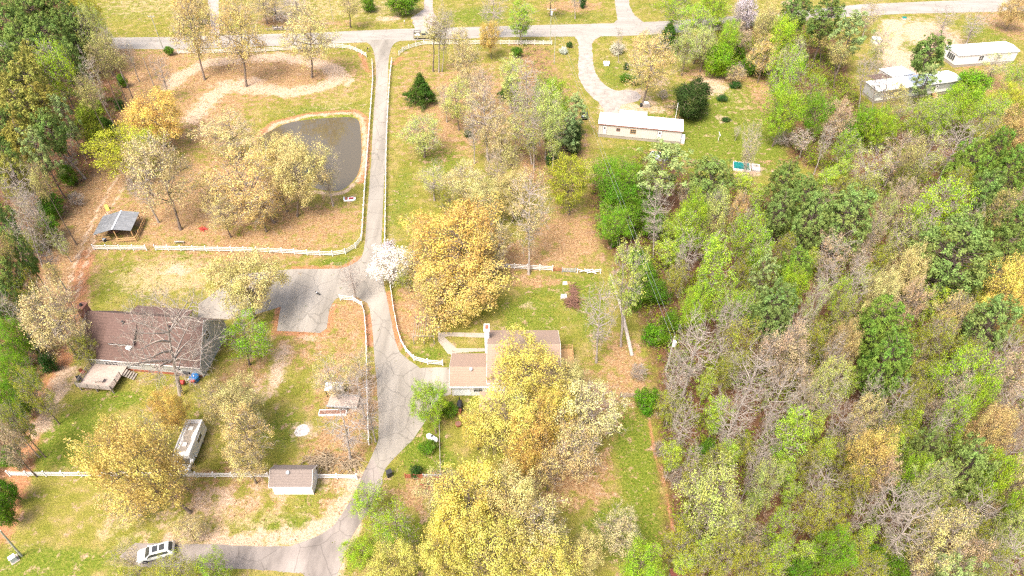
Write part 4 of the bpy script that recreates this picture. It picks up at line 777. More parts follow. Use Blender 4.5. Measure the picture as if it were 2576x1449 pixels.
x, y, _ = W(1706, 1398); o = thing('drain_pipe', 'white pipe standing upright in front of the red roof', 'pipe', (x, y, 0)); part('pipe', 'white_vinyl', o, lambda m: m.cyl((0, 0, 0), (.25, 1.6, 1.2), .09, .09, 8)); part('collar', 'red', o, lambda m: m.cyl((.04, .26, .19), (.07, .44, .33), .11, .11, 8))
x, y, _ = W(1717, 1392); o = thing('ladder', 'grey metal ladder lying at the wood edge above the red roof', 'ladder', (x, y, 0)); part('side_rail', 'galv', o, lambda m: (m.cyl((0, 0, .25), (.3, 3.2, .5), .06, .06, 4), m.cyl((.35, 0, .25), (.65, 3.2, .5), .06, .06, 4))); part('rungs', 'galv', o, lambda m: [m.cyl((.03 * k, .32 * k, .25 + .025 * k), (.35 + .03 * k, .32 * k, .25 + .025 * k), .03, .03, 4) for k in range(10)])
x, y, _ = W(700, 74); o = thing('farm_cart', 'small pinkish timber cart on the far side of the road', 'cart', (x, y, 0)); part('frame', 'bark_pale', o, lambda m: (m.box(-1.4, 1.4, -.5, .5, .5, .6), m.box(-1.4, -1.3, -.5, .5, .6, 1.1), m.box(-.2, -.1, -.5, .5, .6, 1.1), m.box(1.3, 1.4, -.5, .5, .6, 1.1))); wheels(o, (-.8, .8), .6, .35, .12)
# the leaning white dead trunk
x, y, _ = W(1590, 895); x1, y1, z1 = W(1535, 690, 7.0); o = thing('dead_trunk', 'long bleached trunk leaning left, stripped of bark', 'dead tree', (x, y, 0))
part('trunk', 'twig_pale', o, lambda m: (m.cyl((0, 0, 0), ((x1 - x) * .55, (y1 - y) * .55, 5.0), .33, .27, 10), m.cyl(((x1 - x) * .55, (y1 - y) * .55, 5.0), (x1 - x, y1 - y, z1), .27, .13, 10))); part('stub', 'twig_pale', o, lambda m: m.cyl(((x1 - x) * .6, (y1 - y) * .6, 5.2), ((x1 - x) * .6 + .8, (y1 - y) * .6 + .5, 6.4), .09, .03, 6))
# the dog on the court: one continuous skinned body
x, y, _ = W(801, 742); DG = thing('dog', 'black and white dog standing on the parking court', 'dog', (x, y, .03), math.radians(150))
me = bpy.data.meshes.new('dog_body')
dv = [(-.25, 0, .42), (0, 0, .43), (.22, 0, .45), (.36, 0, .56), (.44, 0, .62), (.56, 0, .58), (-.26, .09, .3), (-.31, .09, .16), (-.27, .09, .02), (-.26, -.09, .3), (-.31, -.09, .16), (-.27, -.09, .02),
      (.22, .09, .28), (.24, .09, .15), (.23, .09, .02), (.22, -.09, .28), (.24, -.09, .15), (.23, -.09, .02), (-.4, 0, .5), (-.5, 0, .6)]
de = [(0, 1), (1, 2), (2, 3), (3, 4), (4, 5), (0, 6), (6, 7), (7, 8), (0, 9), (9, 10), (10, 11), (2, 12), (12, 13), (13, 14), (2, 15), (15, 16), (16, 17), (0, 18), (18, 19)]
dr_ = [.12, .13, .14, .08, .085, .04, .07, .035, .03, .07, .035, .03, .055, .035, .03, .055, .035, .03, .03, .015]
me.from_pydata(dv, de, []); do = link('dog_body', me, DG); me.materials.append(M['black'])
sk = do.modifiers.new('skin', 'SKIN')
for i, r_ in enumerate(dr_): me.skin_vertices[0].data[i].radius = (r_, r_)
me.skin_vertices[0].data[0].use_root = True; do.modifiers.new('sub', 'SUBSURF').levels = 1
part('ear', 'black', DG, lambda m: (m.cyl((.42, .05, .68), (.4, .08, .76), .03, .005, 5), m.cyl((.42, -.05, .68), (.4, -.08, .76), .03, .005, 5))); part('white_collar_fur', 'white_vinyl', DG, lambda m: m.cyl((.2, 0, .47), (.33, 0, .54), .15, .1, 10))

# ------------------------------------------------------------------ trees
NR = np.random.default_rng(5)
def tubes(segs, k=3):
    """segs: n x 8 (p0, p1, r0, r1) -> verts, quads"""
    S = np.asarray(segs, float); a, b_, r0, r1 = S[:, :3], S[:, 3:6], S[:, 6], S[:, 7]
    d = b_ - a; d /= np.linalg.norm(d, axis=1, keepdims=True) + 1e-9
    up = np.where(np.abs(d[:, 2:3]) < .9, np.array([[0, 0, 1.]]), np.array([[1., 0, 0]]))
    u = np.cross(d, up); u /= np.linalg.norm(u, axis=1, keepdims=True); w = np.cross(d, u)
    an = np.arange(k) * 2 * math.pi / k; c, s = np.cos(an), np.sin(an)
    ring = u[:, None] * c[None, :, None] + w[:, None] * s[None, :, None]
    v = np.concatenate([a[:, None] + ring * r0[:, None, None], b_[:, None] + ring * r1[:, None, None]], 1)      # n,2k,3
    i = np.arange(k); j = (i + 1) % k
    q = np.stack([i, j, k + j, k + i], 1)[None] + (np.arange(len(S)) * 2 * k)[:, None, None]
    return v.reshape(-1, 3), q.reshape(-1, 4)
def cards(c, L, Wd, up=.3, dirs=None, nb=None):
    """small quads at points c"""
    n = len(c); a = NR.normal(size=(n, 3)) if dirs is None else dirs + NR.normal(size=(n, 3)) * .15
    a /= np.linalg.norm(a, axis=1, keepdims=True); nrm = NR.normal(size=(n, 3)) + np.array([0, 0, up * 3]) if nb is None else nb * 2.0 + NR.normal(size=(n, 3)) * .55 + np.array([0, 0, .5]); b_ = np.cross(nrm, a); b_ /= np.linalg.norm(b_, axis=1, keepdims=True) + 1e-9
    L = np.broadcast_to(L, n)[:, None] * NR.uniform(.65, 1.3, (n, 1)); Wd = np.broadcast_to(Wd, n)[:, None] * NR.uniform(.65, 1.3, (n, 1))
    st = c - a * L / 2
    v = np.stack([st - b_ * Wd * .5 * (.6 if dirs is None else 1), st + a * L * .5 - b_ * Wd * .62, st + a * L + b_ * Wd * .1, st + a * L * .5 + b_ * Wd * .62], 1)
    return v.reshape(-1, 3), np.arange(4 * n).reshape(n, 4)
def merge(parts):
    V, Q, Mi, n = [], [], [], 0
    for v, q, m in parts: V.append(v); Q.append(q + n); Mi.append(np.full(len(q), m)); n += len(v)
    return np.concatenate(V), np.concatenate(Q), np.concatenate(Mi)
def envelope(n, Rc, z0, H, shape, ph, lo=0., hi=1., lump=.2):
    u = NR.normal(size=(n, 3)); u /= np.linalg.norm(u, axis=1, keepdims=True)
    r = (lo ** 2.2 + NR.uniform(0, 1, n) * (hi ** 2.2 - lo ** 2.2)) ** (1 / 2.2)
    az = np.arctan2(u[:, 1], u[:, 0])
    lm = 1 + lump * (np.sin(2 * az + ph[0] + 2 * u[:, 2]) * .5 + np.sin(3 * az + ph[1] - 3 * u[:, 2]) * .5 + .35 * np.sin(5 * az + ph[2] + 4 * u[:, 2]))
    zc, hz = (z0 + H) / 2, (H - z0) / 2; z = u[:, 2] * r; p = np.stack([u[:, 0] * r * lm * Rc, u[:, 1] * r * lm * Rc, zc + z * hz * (1 + .5 * (lm - 1))], 1)
    if shape == 'cone':
        f = np.clip((H - p[:, 2]) / (H - z0), 0.03, 1); k = 1.55 * f / np.sqrt(np.clip(1 - z * z, .05, 1)); p[:, :2] *= k[:, None]
    if shape == 'vase':
        f = (p[:, 2] - z0) / (H - z0); k = .45 + .75 * np.clip(f, 0, 1); p[:, :2] *= k[:, None]
    return p
def bez(p0, p1, n, bend, jit):
    d = np.linalg.norm(p1 - p0); c = (p0 + p1) / 2 + np.array([0, 0, bend * d]) + NR.normal(size=3) * jit * d
    t = np.linspace(0, 1, n + 1)[:, None]; return (1 - t) ** 2 * p0 + 2 * t * (1 - t) * c + t * t * p1
def skeleton(H, Rc, z0, shape, nl, nb, nt_, r0, ph, lump=.2, lean=.35, multi=1, bend=.08, zmax=.86):
    big, fine = [], []; ends = []
    tr = []
    for k in range(multi):
        n = 9; ang = 2 * math.pi * k / multi + 1; top = np.array([math.cos(ang), math.sin(ang), 0]) * (Rc * .3 if multi > 1 else 0)
        q = np.zeros((n + 1, 3)); q[:, 2] = np.linspace(0, H * zmax, n + 1); w = np.cumsum(NR.normal(size=(n + 1, 2)) * lean * H / 60, 0); w -= w[0]; q[:, :2] += w + np.linspace(0, 1, n + 1)[:, None] ** 1.3 * top[:2]
        rr = r0 / math.sqrt(multi) * (1 - np.linspace(0, 1, n + 1) * .88) ** .9; rr[0] *= 1.35
        for i in range(n): big.append([*q[i], *q[i + 1], rr[i], rr[i + 1]])
        for i in range(2, n + 1): tr.append((q[i], rr[i], q[i]))
    def attach(targets, nodes, n, rs, re, store, bend, jit, steep):
        P = np.array([x[0] for x in nodes]); RR = np.array([x[1] for x in nodes]); out = []
        for t in targets:
            h = np.hypot(*(t[:2] - P[:, :2]).T); dz = t[2] - P[:, 2]
            cost = np.sqrt(h ** 2 + dz ** 2) + np.where(dz < h * steep, (h * steep - dz) * 1.3, 0)
            j = int(np.argmin(cost)); rs_ = min(rs, RR[j] * .75); pts = bez(P[j], t, n, bend, jit); rr = np.linspace(rs_, re, n + 1)
            for i in range(n):
                store.append([*pts[i], *pts[i + 1], rr[i], rr[i + 1]]); out.append((pts[i + 1], rr[i + 1], pts[i + 1] - pts[i]))
        return out
    l = attach(envelope(nl, Rc, z0, H, shape, ph, .45, .72, lump), tr, 6, r0 * .5, r0 * .16, big, bend, .06, .35)
    b_ = attach(envelope(nb, Rc, z0, H, shape, ph, .55, .88, lump), l + tr[-3:], 4, r0 * .22, max(.028, r0 * .07), big, bend, .08, .1)
    t = attach(envelope(nt_, Rc, z0, H, shape, ph, .45, 1.02, lump), b_ + l[2::3], 3, .05, .018, fine, bend, .12, 0)
    return big, fine, t
def reg(name, trunk, crown, H, Rc, z0): PROTO.setdefault(name, []).append((trunk, crown, H, Rc, (z0 + H) / 2))
PROTO = {}
def broad(name, seed, H, Rc, z0, shape='ball', nl=11, nb=70, nt_=480, r0=.26, leaves=8, ls=.30, cl=.42, sticks=3, bark='bark', twig='twig_brown', lump=.2, multi=1, bend=.08, leafm='leaf', up=.3, zmax=.86, scat=.14):
    global NR
    NR = np.random.default_rng(seed); ph = NR.uniform(0, 6.28, 3)
    big, fine, t = skeleton(H, Rc, z0, shape, nl, nb, nt_, r0, ph, lump, multi=multi, bend=bend, zmax=zmax)
    v, q = tubes(big, 6); trunk = fast_mesh('trunk', v, q, [bark]); trunk.polygons.foreach_set('use_smooth', [True] * len(q))
    tips = np.array([x[0] for x in t]); tips = tips[np.arange(len(tips)) % 3 != 0]
    P = [(*tubes(fine, 3), 0)]
    if sticks:
        n = len(tips) * sticks; c = np.repeat(tips, sticks, 0); out = c - np.array([0, 0, (z0 + H) / 2]); out /= np.linalg.norm(out, axis=1, keepdims=True) + 1e-6
        d = out * .6 + NR.normal(size=(n, 3)) * .7 + np.array([0, 0, .35]); d /= np.linalg.norm(d, axis=1, keepdims=True); l = NR.uniform(.35, .95, (n, 1)) * (Rc / 6) ** .5
        e = c + d * l; P.append((*tubes(np.concatenate([c, e, np.full((n, 1), .017), np.full((n, 1), .007)], 1), 3), 0))
        tips2 = np.concatenate([tips, e])
    else: tips2 = tips
    if leaves:
        n = int(len(tips) * leaves); ns = int(n * scat); c0 = tips2[NR.integers(0, len(tips2), ns)] + NR.normal(size=(ns, 3)) * cl * np.array([1, 1, .75])
        hi_ = tips[np.argsort(-(np.hypot(tips[:, 0], tips[:, 1]) / Rc + np.abs(tips[:, 2] - (z0 + H) / 2) * 2 / (H - z0) + NR.normal(size=len(tips)) * .45))][:int(len(tips) * .75)]
        K_ = 38; ncl = max(8, int((n - ns) / K_)); cc = hi_[NR.integers(0, len(hi_), ncl)]; sz = np.repeat(NR.uniform(.7, 1.6, ncl), K_)[:, None]
        of = NR.normal(size=(ncl * K_, 3)); on = of / np.linalg.norm(of, axis=1, keepdims=True); of = on * np.linalg.norm(of, axis=1, keepdims=True) ** .5 * 1.3; of[:, 2] = of[:, 2] * .75 + .1
        c1 = np.repeat(cc, K_, 0) + of * cl * sz; oc = c1 - np.array([0, 0, z0 + (H - z0) * .35]); oc /= np.linalg.norm(oc, axis=1, keepdims=True); P.append((*cards(c1, ls, ls * .75, 0, None, on + oc * .6), 1)); c = c0
        P.append((*cards(c, ls, ls * .75, up), 1))
    v, q, mi = merge(P); crown = fast_mesh('crown', v, q, [twig, leafm], mi)
    reg(name, trunk, crown, H, Rc, z0)
def pine(name, seed, H, Rc, z0, n=230, pr=.62, k=26, lump=.25, shape='ball', nl=.36):
    global NR
    NR = np.random.default_rng(seed); ph = NR.uniform(0, 6.28, 3); zc, hz = (z0 + H) / 2, (H - z0) / 2
    c = envelope(int(n * 1.25), Rc * .93, z0, H, shape, ph, .6, 1.0, lump); c = c[:n]
    tp = np.zeros((10, 3)); tp[:, 2] = np.linspace(0, H * .97, 10); tp[1:, :2] += np.cumsum(NR.normal(size=(9, 2)) * .05, 0)
    rr = np.linspace(.26, .05, 10); big = [[*tp[i], *tp[i + 1], rr[i], rr[i + 1]] for i in range(9)]
    for p in c[::2]:
        h = np.hypot(*p[:2]); z = max(z0 * .8, p[2] - h * .35); o = np.array([np.interp(z, tp[:, 2], tp[:, 0]), np.interp(z, tp[:, 2], tp[:, 1]), z]); pts = bez(o, p, 3, -.04, .05)
        for i in range(3): big.append([*pts[i], *pts[i + 1], .07 - .018 * i, .055 - .018 * i])
    for _ in range(6):
        z = NR.uniform(z0 * .45, z0); a = NR.uniform(0, 6.28); l = NR.uniform(.6, 1.8); big.append([0, 0, z, math.cos(a) * l, math.sin(a) * l, z + .2, .04, .015])
    v, q = tubes(big, 5); trunk = fast_mesh('trunk', v, q, ['bark']); trunk.polygons.foreach_set('use_smooth', [True] * len(q))
    sz = NR.uniform(.6, 1.3, len(c)); cc = np.repeat(c, k, 0); s = np.repeat(sz, k)[:, None]
    d = NR.normal(size=(len(cc), 3)) + np.array([0, 0, .45]); d /= np.linalg.norm(d, axis=1, keepdims=True); out = cc - np.array([0, 0, zc]); out /= np.linalg.norm(out, axis=1, keepdims=True); d += out * .35; d[:, 2] += .25; d /= np.linalg.norm(d, axis=1, keepdims=True); tg = np.cross(d, NR.normal(size=d.shape)); tg /= np.linalg.norm(tg, axis=1, keepdims=True)
    P = [(*cards(cc + d * s * pr * NR.uniform(.2, .8, (len(cc), 1)) ** .6, nl * s[:, 0], .17 * s[:, 0], 0, tg * .8 + d * .45, d + out * .3), 0)]
    v, q, mi = merge(P); crown = fast_mesh('crown', v, q, ['needle'], mi); reg(name, trunk, crown, H, Rc, z0)

for s in (1, 2, 3): broad('dense', s, 13, 6.2, 3.2, nt_=560, nb=90, leaves=15, ls=.21, cl=.44, sticks=1, lump=.34)
for s in (4, 5, 6): broad('mid', s, 13, 5.6, 3.2, nt_=380, leaves=9, ls=.21, cl=.42, lump=.34, twig='twig_pale', sticks=2)
for s in (7, 8, 9): broad('thin', s, 14, 5.2, 3.0, 'vase', nt_=340, leaves=5, ls=.18, cl=.42, sticks=2, twig='twig_pale', lump=.3, bark='bark_pale')
for s in (10, 11, 12, 42): broad('bare', s, 14, 4.8, 3.0, 'vase', nl=13, nb=80, nt_=300, leaves=0, sticks=2, bark='bark_pale', twig='twig_pale', bend=.0, lump=.34, r0=.27)
broad('snag', 13, 12, 7.4, 2.6, nl=17, nb=110, nt_=520, leaves=0, sticks=2, bark='bark_pale', twig='twig_pale', bend=.05, r0=.36)
for s in (14, 15, 16): broad('upright', s, 15, 3.3, 2.6, 'vase', nl=10, nb=60, nt_=320, leaves=10, ls=.22, cl=.36, sticks=2, bark='bark_pale', twig='twig_pale', lump=.34, r0=.2)
for s in (17, 18): broad('upbare', s, 15, 2.8, 4.0, 'vase', nl=9, nb=46, nt_=190, leaves=1.2, ls=.18, sticks=2, bark='bark_pale', twig='twig_pale', r0=.19, bend=-.02)
for s in (19, 20): broad('tall', s, 15, 2.8, 8.5, nl=8, nb=40, nt_=190, leaves=5, ls=.22, sticks=2, bark='bark', twig='twig_brown', r0=.2)
for s in (21, 22): broad('poplar', s, 17, 4.2, 6.5, 'ball', nl=10, nb=60, nt_=360, leaves=7, ls=.22, cl=.26, sticks=1, bark='bark_pale', twig='twig_pale', multi=2, r0=.34, bend=-.03, zmax=.8)
for s in (23, 24, 25): pine('pine', s, 17, 4.4, 6.5, n=200, pr=.8, k=56)
for s in (26, 27, 28): pine('roundpine', s, 15, 5.6, 2.5, n=380, lump=.2, k=44, pr=.76)
for s in (29, 30): pine('openpine', s, 17, 3.8, 5.5, n=120, lump=.5, k=48, pr=.8)
for s in (31, 32): broad('cedar', s, 7, 2.3, .2, 'cone', nl=10, nb=60, nt_=420, r0=.12, leaves=19, ls=.17, cl=.24, sticks=0, bark='bark', leafm='needle', lump=.25)
broad('bigcedar', 33, 10, 3.8, .5, 'ball', nl=14, nb=90, nt_=650, r0=.2, leaves=19, ls=.22, cl=.36, sticks=0, leafm='needle', lump=.4)
for s in (34, 35, 36): broad('shrub', s, 3, 1.9, .1, nl=9, nb=30, nt_=170, r0=.07, leaves=14, ls=.17, cl=.26, sticks=1, multi=2, lump=.35)
for s in (37, 38): broad('bareshrub', s, 3.2, 1.9, .1, nl=10, nb=40, nt_=170, r0=.06, leaves=.8, ls=.13, sticks=3, multi=3, bark='bark_pale', twig='twig_pale', bend=-.05)
for s in (39, 40): broad('bush', s, 6, 3.2, .8, nl=10, nb=60, nt_=420, r0=.12, leaves=12, ls=.22, cl=.36, sticks=1, multi=2, lump=.38)
for s in (41,): broad('blossom', s, 7, 3.1, 1.2, nl=11, nb=60, nt_=420, r0=.14, leaves=11, ls=.17, cl=.3, sticks=1, multi=2, lump=.4)

# kind: (prototypes, colour, colour spread, name, words, category)
KIND = {
 'G': (['dense'], (.61, .46, .13), 'golden_oak', 'golden oak', 'tree'), 'Y': (['dense'], (.60, .54, .13), 'yellow_oak', 'lemon-yellow oak', 'tree'),
 'C': (['dense', 'mid'], (.57, .51, .21), 'cream_oak', 'cream-tipped oak', 'tree'), 'K': (['mid', 'thin'], (.53, .45, .21), 'budding_tree', 'thin straw-coloured tree', 'tree'),
 'g': (['mid'], (.56, .46, .18), 'golden_oak', 'see-through golden tree', 'tree'), 'L': (['mid', 'dense'], (.29, .44, .03), 'lime_tree', 'lime-green tree', 'tree'),
 'l': (['upright'], (.30, .45, .045), 'poplar', 'narrow lime-green tree', 'tree'), 'P': (['thin', 'mid'], (.42, .48, .13), 'budding_tree', 'pale green tree', 'tree'),
 'p': (['upright', 'upbare'], (.42, .48, .13), 'budding_tree', 'narrow pale green tree', 'tree'), 'O': (['dense'], (.38, .40, .04), 'olive_tree', 'olive-yellow tree', 'tree'),
 'o': (['mid'], (.30, .33, .04), 'olive_tree', 'thin olive tree', 'tree'), 'B': (['dense', 'bush'], (.17, .33, .02), 'green_tree', 'bright green tree', 'tree'),
 'W': (['bare'], (.3, .3, .3), 'bare_tree', 'bare pale-grey tree', 'tree'), 'w': (['upbare'], (.40, .36, .2), 'bare_tree', 'narrow bare grey tree', 'tree'),
 'Z': (['snag'], (.3, .3, .3), 'bare_tree', 'wide bare white-limbed tree', 'tree'), 't': (['tall'], (.40, .36, .12), 'tall_tree', 'tall slim-trunked tree', 'tree'),
 'T': (['mid', 'thin'], (.52, .40, .24), 'budding_tree', 'pinkish-tan tree', 'tree'), 'R': (['mid', 'dense'], (.54, .40, .16), 'orange_tree', 'orange-leaved tree', 'tree'),
 'q': (['poplar'], (.42, .47, .10), 'poplar', 'forked pale-stemmed poplar', 'tree'),
 'D': (['pine'], (.14, .205, .048), 'pine_tree', 'dark green pine', 'pine'), 'd': (['openpine'], (.21, .28, .10), 'pine_tree', 'loose grey-green pine', 'pine'),
 'E': (['roundpine'], (.15, .215, .058), 'pine_tree', 'round dense pine', 'pine'), 'e': (['roundpine'], (.13, .215, .035), 'pine_tree', 'bright round pine', 'pine'),
 'M': (['pine'], (.25, .24, .05), 'pine_tree', 'olive-toned pine', 'pine'),
 'J': (['cedar'], (.045, .10, .014), 'cedar_tree', 'cone-shaped cedar', 'cedar'), 'j': (['bigcedar'], (.04, .07, .018), 'cedar_tree', 'big dark cedar', 'cedar'),
 'F': (['blossom'], (.78, .77, .72), 'blossom_tree', 'white-blossom tree', 'tree'), 'f': (['blossom'], (.66, .56, .57), 'blossom_tree', 'pink-blossom tree', 'tree'),
 'S': (['shrub'], (.10, .23, .014), 'shrub', 'bright green shrub', 'shrub'), 's': (['shrub'], (.035, .10, .02), 'shrub', 'dark green shrub', 'shrub'),
 'V': (['shrub'], (.62, .62, .5), 'shrub', 'white-flowering shrub', 'shrub'), 'X': (['bareshrub'], (.4, .3, .2), 'shrub', 'leafless grey shrub', 'shrub'),
 'b': (['bush'], (.10, .21, .016), 'bush', 'tall green bush', 'bush'), 'a': (['bush'], (.22, .28, .03), 'bush', 'yellow-green bush', 'bush'),
}
